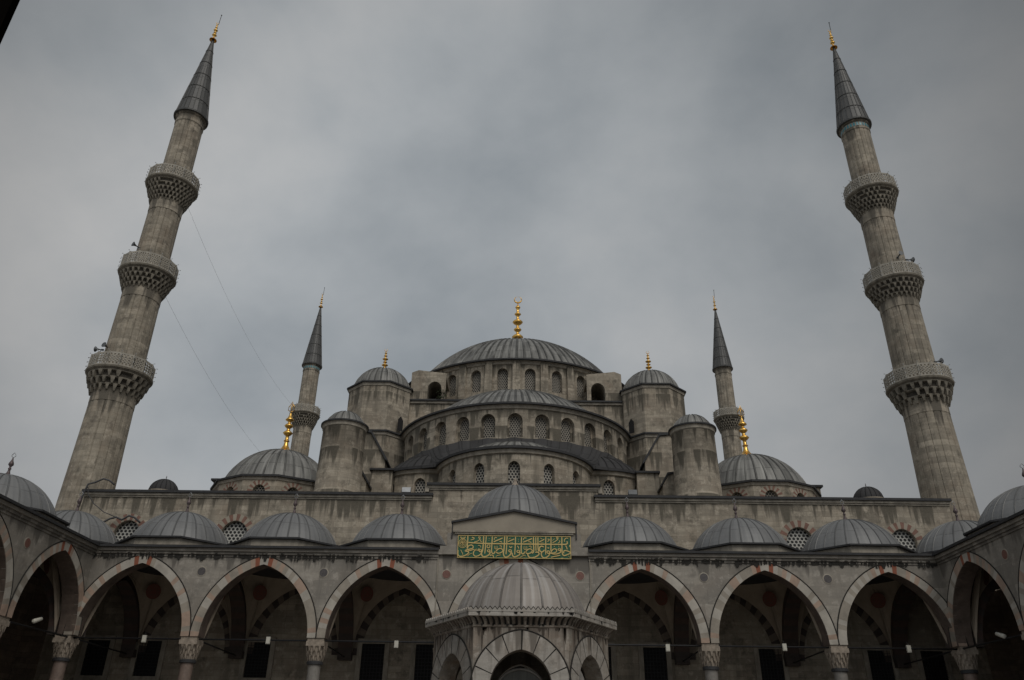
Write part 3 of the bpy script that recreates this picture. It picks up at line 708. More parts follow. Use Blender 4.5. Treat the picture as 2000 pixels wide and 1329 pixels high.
# dark lead skirt between the half dome drum and the exedra roofs
mb = MB(); out = []
def ep(cx, cy, R, deg): return (cx+R*sin(radians(deg)), cy-R*cos(radians(deg)))
for d_ in range(-80, -9, 6): out.append(ep(-6.3, 59.9, 4.75, d_))
for d_ in range(-72, 73, 6): out.append(ep(0, 56.6, 6.0, d_))
for d_ in range(14, 81, 6): out.append(ep(6.3, 59.9, 4.75, d_))
prev = None
for i, (x, y) in enumerate(out):
    A = radians(-97+194*i/(len(out)-1)); ix, iy = 9.93*sin(A), 65.75-9.93*cos(A)
    A2 = atan2(x, 65.75-y)*1.0; 
    cur = ((x, y, EX+.1), (ix, iy, 22.72+.10*(i % 3 == 0)))
    if prev:
        for t in range(3):
            def lp(p, t): u = t/3; return tuple(p[0][j]*(1-u)+p[1][j]*u + ((-.34*sin(pi*u)) if j == 2 else 0) for j in range(3))
            P = [lp(prev, t), lp(cur, t), lp(cur, t+1), lp(prev, t+1)]; mb.face(P, 0, [(i*.7, t*.8), (i*.7+.7, t*.8), (i*.7+.7, t*.8+.8), (i*.7, t*.8+.8)])
        (xa, ya, za), (xb, yb, zb_) = prev[0], cur[0]; mb.face([(xa, ya, za+.02), (xb, yb, zb_+.02), (xb, yb, zb_-.2), (xa, ya, za-.2)], 0)
        # standing seam
        a, b = Vector(cur[0]), Vector(cur[1])
        if i % 2 == 0: mb.tube([lp(cur, 0), lp(cur, 1), lp(cur, 2), lp(cur, 3)], .035, 4)
    prev = cur
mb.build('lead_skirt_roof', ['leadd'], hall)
# stepped buttress walls, slope tops and round towers
for sg in (-1, 1):
    mb = MB(); y0 = 57.0
    def X(x): return sg*x
    mb.prism([(X(13.2), y0, 16.3), (X(9.9), y0, 16.3), (X(9.9), y0, 21.35), (X(11.15), y0, 23.45), (X(13.2), y0, 23.7)], (0, 6.5, 0))
    mb.prism([(X(9.72), y0-.15, 21.2), (X(9.72), y0-.15, 21.36), (X(11.1), y0-.15, 23.62), (X(13.3), y0-.15, 23.87), (X(13.3), y0-.15, 23.72), (X(11.15), y0-.15, 23.47), (X(9.9), y0-.15, 21.36)], (0, 6.6, 0), 1)
    mb.box(min(X(9.0), X(10.6)), max(X(9.0), X(10.6)), 55.6, 57.0, 16.3, 20.0); mb.box(min(X(8.9), X(10.7)), max(X(8.9), X(10.7)), 55.4, 57.0, 20.0, 20.14, 1)
    mb.prism([(X(11.7), 54.0, 16.3), (X(10.55), 54.0, 16.3), (X(10.55), 54.0, 18.6), (X(11.0), 54.0, 19.4), (X(11.7), 54.0, 19.5)], (0, 3, 0))
    mb.prism([(X(10.42), 53.9, 18.5), (X(10.42), 53.9, 18.66), (X(10.95), 53.9, 19.55), (X(11.75), 53.9, 19.66), (X(11.75), 53.9, 19.5), (X(11.0), 53.9, 19.4)], (0, 3.1, 0), 1)
    mb.build('buttress', ['stone', 'edge'], hall)
    mb = MB(); cx, cy = sg*12.4+.25, 52.4
    mb.lathe(cx, cy, [(1.64, 16.3), (1.64, 16.75), (1.58, 16.85), (1.50, 21.75)], 40, 0, smooth=True)
    mb.lathe(cx, cy, [(1.50, 21.75), (1.56, 21.8), (1.57, 22.0), (1.62, 22.05)], 40, 1, smooth=False)
    mb.lathe(cx, cy, [(1.62, 22.05), (1.69, 22.06), (1.69, 22.17), (1.3, 22.3)], 40, 2, smooth=False)
    t = mb.build('round_tower', ['stone', 'mould', 'edge'], hall)
    mb = MB(); dome_surf(mb, cx, cy, 22.25, 1.38, 1.02, 16, rh=.04, rw=.04, n=8); mb.build('tower_cap', ['leadf' if 0 else 'lead'], t)
# corner domes on twelve sided drums
for sg in (-1, 1):
    cx, cy = sg*18.25, 58.9
    R = 4.75; n = 12; z0, z1 = 16.3, 19.0; side = 2*R*sin(pi/n); ap = R*cos(pi/n)
    mb = MB()
    for k in range(n):
        a = -pi/2+2*pi*k/n; px, py = cx+ap*cos(a), cy+ap*sin(a); fm = plane_map(px, py, a+pi/2)
        if sin(a) < .4: arched_panel(mb, -side/2, side/2, z0, z1, 0, .45, 17.2, 17.95, .5, .3, fm, 0, 6)
        else: arched_panel(mb, -side/2, side/2, z0, z1, 0, .45, 17.2, 17.95, .5, .3, fm, 0, 6)
    r0 = -pi/2-pi/n
    mb.lathe(cx, cy, [(R, z1-.25), (R+.08, z1-.2), (R+.12, z1)], n, 1, r0, r0+2*pi, smooth=False)
    mb.lathe(cx, cy, [(R+.12, z1), (R+.26, z1+.01), (R+.26, z1+.15), (R-.7, z1+.34), (R-1.5, z1+.36)], n, 2, r0, r0+2*pi, smooth=False)
    o = mb.build('corner_dome_drum', ['stone', 'mould', 'edge'], hall)
    for k in range(n):
        a = -pi/2+2*pi*k/n
        if sin(a) > .1: continue
        px, py = cx+ap*cos(a), cy+ap*sin(a); fm = plane_map(px, py, a+pi/2)
        mb = MB(); arch_pane(mb, 0, .45, 17.2, 17.95, .5, .27, fm, 0, 6); arch_band(mb, 0, .46, 17.95, .51, .36, -.02, .1, fm, 7, lambda k_, n_, s_: 1+(k_+(s_ > 0)) % 2, 2)
        mb.build('window', ['lat2', 'brick', 'pale'], o)
    mb = MB(); dome_surf(mb, cx, cy, z1+.28, 4.22, 3.2, 36, rh=.06, rw=.06, n=12); d = mb.build('corner_dome', ['lead'], hall)
    make_finial(cx, cy, z1+3.40, 4.1, .85, d, top='leaf')
    # small stair cupola on the roof behind the parapet
    cx, cy = sg*25.0, 54.2
    mb = MB(); mb.lathe(cx, cy, [(.98, 16.3), (.98, 17.55), (1.12, 17.6), (1.12, 17.7)], 16, 1, smooth=False); dome_surf(mb, cx, cy, 17.7, 1.0, .98, 18, rh=.03, rw=.03, n=8)
    c = mb.build('stair_cupola', ['leadd', 'stone'], hall); make_finial(cx, cy, 18.62, .42, .09, c, mat='bronze', top='none')

# ------------------------------------------------------------------ round the courtyard: porticoes
SP, AP = 6.65, 10.25          # spring and crown of the arches
HS = 2.75                     # half span
def arch_rise(): return AP-SP
vpick = lambda k, n, s: (3 if (k == n-2) else 0 if k == n-1 else random.choice((0, 1, 0, 1, 0, 2, 2, 1)))
def dome_bay(root, cx, cy, z=11.40, R=2.74, rise=2.05, fin=True, hi=0.):
    """low octagonal base, lead dome with seams and a bronze finial"""
    mb = MB(); r0 = -pi/2-pi/8; Ro = 3.36
    mb.lathe(cx, cy, [(Ro-.10, z-.4), (Ro-.10, z+.42)], 8, 1, r0, r0+2*pi, smooth=False)
    mb.lathe(cx, cy, [(Ro-.10, z+.42), (Ro+.10, z+.43), (Ro+.10, z+.52), (R+.05, z+.62), (R-.2, z+.66)], 8, 2, r0, r0+2*pi, smooth=False)
    dome_surf(mb, cx, cy, z+.55, R+.08, rise, 28, rh=.035, rw=.035, n=12)
    d = mb.build('dome', ['leadp', 'mould', 'edge'], root)
    if fin: make_finial(cx, cy, z+.5+rise, 1.25, .27, d, mat='bronze', top='ring', topm='zinc', n=10)
    return d
def vault(root, cx, cy, hx, hy, zr=11.15, rr=2.75):
    """four pendentives rising from the arches to a painted ring and an inner dome"""
    mb = MB(); P = []
    for (ux, uy, tx, ty) in ((0, 1, 1, 0), (1, 0, 0, -1), (0, -1, -1, 0), (-1, 0, 0, 1)):
        h = hx if tx else hy; o = hy if tx else hx
        for x, z in arch_pts(h, AP-SP+.25, 8)[:-1]: P.append((cx+ux*o+tx*x, cy+uy*o+ty*x, SP+z))
    n = len(P)
    for i in range(n):
        a, b = P[i], P[(i+1) % n]
        ra = Vector((a[0]-cx, a[1]-cy)).normalized()*rr; rb = Vector((b[0]-cx, b[1]-cy)).normalized()*rr
        A = (cx+ra.x, cy+ra.y, zr); B = (cx+rb.x, cy+rb.y, zr); prev = (a, b)
        for t in (1/3, 2/3, 1.):
            bl = .22*sin(pi*t)
            def lp(p, q):
                v = [p[j]*(1-t)+q[j]*t for j in range(3)]; v[0] += (v[0]-cx)*bl*.12; v[1] += (v[1]-cy)*bl*.12; v[2] += 0; return tuple(v)
            c, d = lp(a, A), lp(b, B); mb.face([prev[0], prev[1], d, c], 0); prev = (c, d)
    mb.lathe(cx, cy, [(rr, zr), (rr-.04, zr+.02), (rr-.04, zr+.28), (rr-.12, zr+.3)], 24, 1, smooth=False)
    Rs = rr-.12; mb.lathe(cx, cy, [(Rs*cos(t), zr+.3+1.7*sin(t)) for t in [pi/2*i/6 for i in range(7)]], 24, 0)
    v = mb.build('vault', ['plaster', 'medal'], root)
    for sx in (-1, 1):
        for sy in (-1, 1):
            mb = MB(); t = .74; q = rr*.7071
            c = Vector((cx+sx*(hx*(1-t)+q*t), cy+sy*(hy*(1-t)+q*t), SP+(zr-SP)*t)); dd = Vector((sx*(q-hx), sy*(q-hy), zr-SP)).normalized()
            u = Vector((-1., 1., 0)).normalized() if sx*sy > 0 else Vector((1., 1., 0)).normalized()
            nn = u.cross(dd).normalized(); K = 20; rad = .45
            if nn.dot(Vector((cx, cy, c.z))-c) < 0: nn = -nn
            c = c+nn*.16
            mb.face([c+u*rad*cos(2*pi*k/K)+dd*rad*sin(2*pi*k/K) for k in range(K)], 0, [(cos(2*pi*k/K), sin(2*pi*k/K)) for k in range(K)])
            mb.build('medallion', ['medal'], v)
    return v
def column(root, x, y, mat):
    mb = MB(); mb.lathe(x, y, [(.48, 0), (.48, .25), (.36, .35), (.345, .5), (.315, 5.45), (.33, 5.5)], 20); c = mb.build('column', [mat], root)
    mb = MB(); mb.lathe(x, y, [(.33, 5.42), (.40, 5.44), (.40, 5.56), (.34, 5.6)], 20, 1, smooth=False)
    # muqarnas capital: tiers of little brackets under a square slab
    T = 3; n = 12
    for t in range(T):
        r = .37+.055*t; z = 5.62+.22*t
        mb.lathe(x, y, [(r-.05, z-.02), (r-.03, z+.14), (r+.03, z+.22)], 16, 0, smooth=False)
        for k in range(n):
            a = 2*pi*(k+.5*(t % 2))/n; w = .13
            def p(rr, aa, zz): return (x+rr*cos(aa), y+rr*sin(aa), zz)
            q = [p(r-.04, a-w*1.1, z+.22), p(r-.04, a+w*1.1, z+.22), p(r+.06, a+w, z+.22), p(r+.06, a-w, z+.22)]; tip = p(r+.02, a, z-.06)
            for i in range(4): mb.face([q[i], q[(i+1) % 4], tip])
            mb.face(q)
    mb.box(x-.45, x+.45, y-.45, y+.45, 6.28, 6.5); mb.box(x-.41, x+.41, y-.41, y+.41, 6.5, SP)
    mb.build('capital', ['cap', 'edge'], c); return c
def arcade(root, f, centers, cols, s0, s1, z1, skipvous=False, big=None, endmat=None, cresting=True):
    """wall plane f(s,z,d) with pointed arches; one arch part per opening"""
    mb = MB(); T = .85
    for i, c in enumerate(centers):
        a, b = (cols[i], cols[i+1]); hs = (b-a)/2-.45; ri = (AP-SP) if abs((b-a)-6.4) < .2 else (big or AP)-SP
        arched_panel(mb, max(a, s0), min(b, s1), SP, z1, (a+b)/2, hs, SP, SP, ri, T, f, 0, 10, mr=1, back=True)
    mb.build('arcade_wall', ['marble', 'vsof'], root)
    for i, c in enumerate(centers):
        a, b = (cols[i], cols[i+1]); hs = (b-a)/2-.45; ri = (AP-SP) if abs((b-a)-6.4) < .2 else (big or AP)-SP
        mb = MB(); arch_band(mb, (a+b)/2, hs, SP, ri, .43, -.03, .2, f, 22, vpick, 2)
        P = [((a+b)/2+x, SP+z) for x, z in arch_pts(hs, ri, 16, .46)]
        mb.tube([f(x, z, -.025) for x, z in P], .032, 5, 4)  # near-black tube: the moulding's groove shadow put in as colour
        # underside stones of the arch
        o = mb.build('arch', ['vous', 'vous2', 'pink', 'red', 'crustshade'], root)
def roof_edge(root, f, s0, s1, z, crust=True):
    """stone moulding, black crust patches and the dark lead edge"""
    mb = MB()
    def bar(a, b, z0, z1, o, mi):
        P = [f(a, z0, -o), f(b, z0, -o), f(b, z0, .5), f(a, z0, .5), f(a, z1, -o), f(b, z1, -o), f(b, z1, .5), f(a, z1, .5)]
        for q in ((3,2,1,0),(4,5,6,7),(0,1,5,4),(1,2,6,5),(2,3,7,6),(3,0,4,7)): mb.face([P[i] for i in q], mi)
    bar(s0, s1, z-.42, z-.30, .05, 0); bar(s0, s1, z-.30, z-.16, .12, 0); bar(s0, s1, z-.16, z, .20, 0); bar(s0, s1, z, z+.12, .34, 1)
    if crust:
        # black crust hanging from the moulding: runs with a ragged lower edge
        s = s0+.3; rg = random.Random(int(s0*7)+5)
        while s < s1-.5:
            run = min(rg.uniform(.5, 2.6), s1-.3-s); x = s; d0 = .03
            while x < s+run-.02:
                w = min(rg.uniform(.05, .13), s+run-x); d1 = rg.choice((.0, .03, .06, .10, .20))*rg.uniform(.6, 1.2)
                if rg.random() < .45: mb.face([f(x, z-.30, -.126), f(x+w, z-.30, -.126), f(x+w, z-.22-.07*rg.random(), -.126), f(x, z-.22-.07*rg.random(), -.126)], 2)
                mb.face([f(x, z-.42-d0, -.056), f(x+w*.5, z-.42-max(d0, d1), -.056), f(x+w, z-.42-d1, -.056), f(x+w, z-.33, -.056), f(x, z-.33, -.056)], 2)
                x += w*(1 if rg.random() < .7 else 1.8); d0 = d1
            s += run+rg.choice((.08, .2, .5))
    mb.build('roof_edge', ['marble', 'edge', 'crustshade'], root)
def roundel(root, f, s, z, mi):
    mb = MB(); n = 22; r = .21
    A = [f(s+r*cos(2*pi*k/n), z+r*sin(2*pi*k/n), -.025) for k in range(n)]; mb.face(A, 0)
    for k in range(n):
        j = (k+1) % n; R2 = r+.045
        B0, B1 = f(s+R2*cos(2*pi*k/n), z+R2*sin(2*pi*k/n), -.012), f(s+R2*cos(2*pi*j/n), z+R2*sin(2*pi*j/n), -.012)
        mb.face([A[k], A[j], B1, B0], 1)
        C0, C1 = f(s+R2*cos(2*pi*k/n), z+R2*sin(2*pi*k/n), .0), f(s+R2*cos(2*pi*j/n), z+R2*sin(2*pi*j/n), .0); mb.face([B0, B1, C1, C0], 1)
    mb.build('roundel', [mi, 'mould'], root)
def stripe_arch(mb, sc, hs, sp, ri, w, d0, d1, f, nv=13):
    arch_band(mb, sc, hs, sp, ri, w, d0, d1, f, nv, lambda k, n, s: k % 2, 2)
FY = 41.75
PX = .1
COLS = [-22.6, -16.2, -9.8, -3.38, 3.58, 10.0, 16.4, 22.8]
port = thing('front_portico', 'pale marble arcade with pointed arches and low lead domes in front of the mosque hall', 'portico', (0, 42, 0))
f = plane_map(0, FY)
arcade(port, f, range(7), COLS, COLS[0], COLS[-1], 10.85, big=10.42)
for a, b in ((COLS[0]-.1, COLS[3]-.45), (COLS[4]+.45, COLS[7]+.1)): roof_edge(port, f, a, b, 11.03)
# flat roof behind the domes
mb = MB(); mb.box(-29.6, 29.6, FY+.5, YW-.05, 10.86, 11.06, 0); mb.build('roof', ['edge'], port)
for i, x in enumerate(COLS):
    column(port, x, FY+.43, ['porph', 'porph', 'granite', 'granite', 'granite', 'granite', 'granite', 'porph'][i])
    roundel(port, f, x, 9.85, 'rred' if i in (3, 4) else 'rdark')
BX = [(COLS[i]+COLS[i+1])/2 for i in range(7)]
BY = (FY+.85+YW)/2
for i, x in enumerate(BX):
    if i != 3: dome_bay(port, x, BY-.25)
    vault(port, x, BY, (COLS[i+1]-COLS[i])/2-.38, 3.3)
    mb = MB(); stripe_arch(mb, x, (COLS[i+1]-COLS[i])/2-.85, SP, AP-SP-.05, .48, -.08, .1, plane_map(0, YW), 13); mb.build('wall_arch', ['vdark', 'vlight'], port)
for sg in (-1, 1): dome_bay(port, sg*26.1+PX, BY-.25)
for x in COLS:
    mb = MB(); ft = lambda s, z, d, x=x: (x-.42+d, BY+s, z)
    stripe_arch(mb, 0, 3.0, SP, AP-SP-.1, .42, 0, .84, ft, 13)
    # spandrel above the transverse arch
    A = [(q, SP+z) for q, z in arch_pts(3.0, AP-SP-.1, 8, .4)]
    for d in (.03, .81):
        for j in range(len(A)-1):
            mb.face([ft(A[j][0], A[j][1], d), ft(A[j+1][0], A[j+1][1], d), ft(A[j+1][0], 11.0, d), ft(A[j][0], 11.0, d)], 2)
        
    mb.box(x-.40, x+.40, YW-.55, YW-.02, 6.35, SP+.1, 0)
    mb.build('cross_arch', ['vdark', 'vred', 'plaster'], port)
    mb = MB(); mb.tube([(x, FY+.6, 6.62), (x, YW, 6.5)], .04, 5); mb.build('cross_tie_rod', ['iron'], port)
mb = MB(); mb.tube([(COLS[0], FY+.3, 6.55), (COLS[-1], FY+.3, 6.55)], .045, 6); mb.build('tie_rod', ['iron'], port)
# the corners beyond the last columns are closed by plain masonry
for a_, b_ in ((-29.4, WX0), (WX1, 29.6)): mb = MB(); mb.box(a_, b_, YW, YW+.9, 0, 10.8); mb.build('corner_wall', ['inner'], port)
# raised centre bay: block, stepped mouldings, gable and green inscription
mb = MB(); cx = .12; y = FY-.12
mb.box(cx-4.0, cx-3.96, y+.05, FY+.1, 7.2, 10.98, 3); mb.box(cx+3.96, cx+4.0, y+.05, FY+.1, 7.2, 10.98, 3)
for (h, z0, z1, o) in ((4.05, 10.84, 11.10, .06), (3.9, 11.10, 11.30, .0), (3.55, 11.30, 12.0, -.03)): mb.box(cx-h, cx+h, y-o, FY+1.1, z0, z1, 1)
mb.box(cx-3.1, cx+3.1, y-.03, FY+1.1, 12.0, 12.1, 1)
mb.prism([(cx-3.27, y-.0, 12.0), (cx+3.27, y, 12.0), (cx+3.27, y, 12.52), (cx, y, 13.16), (cx-3.27, y, 12.52)], (0, 1.3, 0), 0)
mb.prism([(cx-3.36, y-.14, 12.5), (cx, y-.14, 13.16), (cx+3.36, y-.14, 12.5), (cx+3.36, y-.14, 12.60), (cx, y-.14, 13.28), (cx-3.36, y-.14, 12.60)], (0, 2.0, 0), 2)
mb.box(cx-3.33, cx-3.27, y-.05, y+.1, 11.7, 12.55, 2); mb.box(cx+3.27, cx+3.33, y-.05, y+.1, 11.7, 12.55, 2)
mb.box(cx-3.24, cx+3.24, y-.12, y+.05, 12.02, 12.10, 3); mb.box(cx-3.15, cx+3.15, y-.07, y+.05, 11.93, 12.02, 3)
mb.build('portal_block', ['pale', 'marble', 'edge', 'mould'], port)
octb = MB()
r0 = -pi/2-pi/8
octb.lathe(cx, BY-.5, [(3.25, 11.3), (3.25, 13.15), (3.42, 13.16), (3.42, 13.25), (2.9, 13.42)], 8, 1, r0, r0+2*pi, smooth=False, mats=[1, 2, 2, 2])
dome_surf(octb, cx, BY-.5, 13.25, 2.85, 2.5, 30, rh=.035, rw=.035, n=12)
d = octb.build('portal_dome', ['leadp', 'mould', 'edge'], port)
mb = MB(); mb.lathe(cx, BY-.5, [(.33, 15.7), (.30, 15.8), (.14, 16.0), (.08, 16.15), (.13, 16.22), (0, 16.32)], 12); mb.build('finial', ['cap'], d)
# green enamel inscription with gilt lettering (strokes in panel units: 3880 wide, 790 high)
pan_x0, pan_x1, pan_z0, pan_z1 = cx-2.97, cx+3.0, 10.66, 11.84
PY = y-.10
mb = MB(); mb.box(pan_x0, pan_x1, PY, y+.02, pan_z0, pan_z1, 0)
mb.box(pan_x0, pan_x1, PY-.03, PY, pan_z1-.03, pan_z1, 1); mb.box(pan_x0, pan_x1, PY-.03, PY, pan_z0, pan_z0+.03, 1)
mb.box(pan_x0, pan_x0+.03, PY-.03, PY, pan_z0+.03, pan_z1-.03, 1); mb.box(pan_x1-.03, pan_x1, PY-.03, PY, pan_z0+.03, pan_z1-.03, 1)
panel = mb.build('inscription_panel', ['green', 'gilt'], port)
ST = [
 '400 95 400 320 390 530,34', '945 100 940 330 925 560 905 640 885 700 915 790 980 815 1060 800 1150 740 1190 640,36', '1035 100 1020 330 1010 560 998 710,30',
 '1240 110 1235 350 1225 600 1245 680 1290 712 1340 670 1350 620,32', '1668 110 1660 350 1650 560 1635 660 1640 750 1690 825 1780 815 1870 740 1912 620,36', '1750 100 1742 350 1735 560 1722 735,30',
 '2042 120 2036 350 2028 560 2018 745,30', '2248 130 2243 350 2238 600 2255 690 2300 720 2350 680 2380 630,32', '2658 130 2660 350 2668 560 2655 660 2600 690,34',
 '2738 130 2738 350 2742 620,28', '2812 130 2812 350 2818 560 2850 640,30', '3082 130 3078 350 3075 745,30', '3262 130 3258 350 3252 620,32', '3632 130 3632 350 3635 640 3655 740 3715 772 3800 745 3925 680 3830 620 3725 600 3690 640 3688 700,32',
 '425 325 700 345 1000 358 1500 366 2000 372 2600 378 3200 384 3640 388 3760 385 3820 345 3805 280,36',
 '390 545 425 460 500 415 565 425 595 480 565 535 450 562 340 600 335 625 400 632 445 650 440 690 350 765 200 808 110 780 80 700 85 600,32',
 '430 605 520 600 600 565,26', '600 560 645 592 700 575 708 530 725 590 780 580 800 530,24',
 '845 560 885 605 845 650 795 605 845 560,28', '890 620 880 700 800 775 690 802 625 760 608 690 640 610,30',
 '1075 350 1130 385 1170 445 1140 505 1085 505 1070 460 1110 405 1200 355,26', '1130 565 1175 610 1130 655 1088 610 1130 565,28',
 '1370 650 1430 570 1520 530 1595 565 1605 630 1520 688 1430 692 1370 620,30', '1330 440 1338 540 1410 540 1412 440,16', '1372 450 1372 540,14', '1490 450 1550 440 1560 505,20',
 '1860 565 1905 610 1860 655 1812 610 1860 565,28', '2140 585 2190 632 2140 680 2092 632 2140 585,28', '2200 660 2185 745 2080 805 2000 818 1945 775 1928 680,34',
 '2370 680 2450 580 2540 545 2610 585 2605 645 2520 702 2430 700 2375 640,30', '2335 450 2342 560 2425 560 2428 450,16', '2382 460 2382 560,14', '2495 460 2570 450 2575 515,20',
 '2720 670 2790 655 2850 700 2820 765 2700 830 2560 852 2490 805 2458 720,34', '3010 480 2935 452 2872 490 2858 560 2900 635 2970 645 3035 580,34',
 '3165 605 3210 655 3165 705 3115 655 3165 605,28', '3215 690 3180 775 3080 845 2990 845 2938 785 2925 700 2965 630,34',
 '3250 665 3310 575 3390 542 3450 585 3430 650 3330 690 3250 680,30', '3215 680 3350 722 3480 712 3575 660 3592 565,32', '3540 520 3585 562 3540 605 3498 562 3540 520,26',
 '3370 440 3370 475,34', '3525 435 3525 470,34', '1135 175 1135 195,36', '1130 238 1130 258,36', '2145 200 2145 220,36', '2140 268 2140 290,36',
 '1290 300 1450 232 1605 165,32', '1780 295 1900 245 2000 200,30', '2300 315 2460 250 2610 182,32', '2850 305 2950 255 3035 205,30',
 '1310 235 1330 155 1400 160,22', '2310 240 2340 165 2420 170,22', '2880 160 2960 205,24', '1800 210 1880 165,18',
 '500 240 600 205 612 165 535 140,26', '800 118 828 150 800 182 768 150 800 118,20', '825 170 790 240 720 285 620 312,24', '855 220 835 270 885 300,20',
 '1490 285 1560 300 1575 325,24', '2480 295 2570 312 2570 335,24', '1860 325 1950 330,18', '2900 335 3010 340,18',
 '3140 200 3205 225 3140 290,24', '3385 185 3310 262,22', '3480 132 3508 162 3480 195 3448 162 3480 132,20', '3505 180 3440 260 3310 332,24', '3540 250 3562 295 3500 345,20',
 '3730 300 3720 235 3780 170 3850 182,24', '3758 430 3790 490 3812 565,28', '2110 440 2140 490 2152 535,26', '1830 450 1880 505 1930 460,26', '3142 490 3165 525 3192 500,26', '760 435 830 440 850 500,20',
 '410 800 470 735 570 702,16', '1180 790 1215 760 1290 785 1290 850,26', '1380 810 1450 770 1550 755,16', '2200 840 2300 785 2375 765 2370 800,16', '3250 835 3400 800 3572 765,26', '3850 780 3880 845,18',
 '175 580 210 655 245 705 245 750,18', '3930 400 3895 445 3935 490,26', '1460 80 1480 110,24', '3590 860 3680 860,20', '135 120 230 215 330 120,22', '190 115 230 215 275 115,16']
def cat(P, n=5):
    if len(P) < 3: return P
    o = []
    for i in range(len(P)-1):
        p0, p1, p2, p3 = P[max(i-1, 0)], P[i], P[i+1], P[min(i+2, len(P)-1)]
        for k in range(n):
            t = k/n; o.append(tuple(.5*(2*p1[j]+(p2[j]-p0[j])*t+(2*p0[j]-5*p1[j]+4*p2[j]-p3[j])*t*t+(3*p1[j]-p0[j]-3*p2[j]+p3[j])*t**3) for j in (0, 1)))
    return o+[P[-1]]
mb = MB(); sx = (pan_x1-pan_x0)/3880
def pp(u, v): return (pan_x0+(u-60)*sx, pan_z1-(v-40*(u-60)/3880-68)*(pan_z1-pan_z0)/785)
def stroke(P, w, k):
    Q = [pp(*p) for p in P]; hw = w*sx*.5*1.12; L_, R_ = [], []; yy = PY-.022-.0004*(k % 40)
    for i in range(len(Q)):
        a, b = Q[max(i-1, 0)], Q[min(i+1, len(Q)-1)]; dx, dz = b[0]-a[0], b[1]-a[1]; l_ = math.hypot(dx, dz) or 1
        tp = 1.0 if 0 < i < len(Q)-1 else .6
        L_.append((Q[i][0]-dz/l_*hw*tp, Q[i][1]+dx/l_*hw*tp)); R_.append((Q[i][0]+dz/l_*hw*tp, Q[i][1]-dx/l_*hw*tp))
    for i in range(len(Q)-1):
        A, B, C, D = L_[i], L_[i+1], R_[i+1], R_[i]
        mb.face([(A[0], yy, A[1]), (B[0], yy, B[1]), (C[0], yy, C[1]), (D[0], yy, D[1])])
        mb.face([(A[0], yy, A[1]), (B[0], yy, B[1]), (B[0], PY, B[1]), (A[0], PY, A[1])]); mb.face([(D[0], yy, D[1]), (C[0], yy, C[1]), (C[0], PY, C[1]), (D[0], PY, D[1])])
for k, st in enumerate(ST):
    a, w = st.split(','); v = [float(t) for t in a.split()]; stroke(cat(list(zip(v[::2], v[1::2]))), float(w), k)
for q, (rr, w) in enumerate(((140, 16), (100, 10), (60, 10))):
    stroke([(230+rr*cos(t), 355+rr*1.1*sin(t)) for t in [2*pi*i/20 for i in range(21)]], w, 7+q)
for q, P in enumerate(([(130, 400), (200, 300), (260, 400)], [(170, 250), (230, 360), (300, 260)], [(230, 215), (225, 470)], [(120, 330), (340, 350)])): stroke(cat(P), 12, 30+q)
mb.build('lettering', ['gilt'], panel)

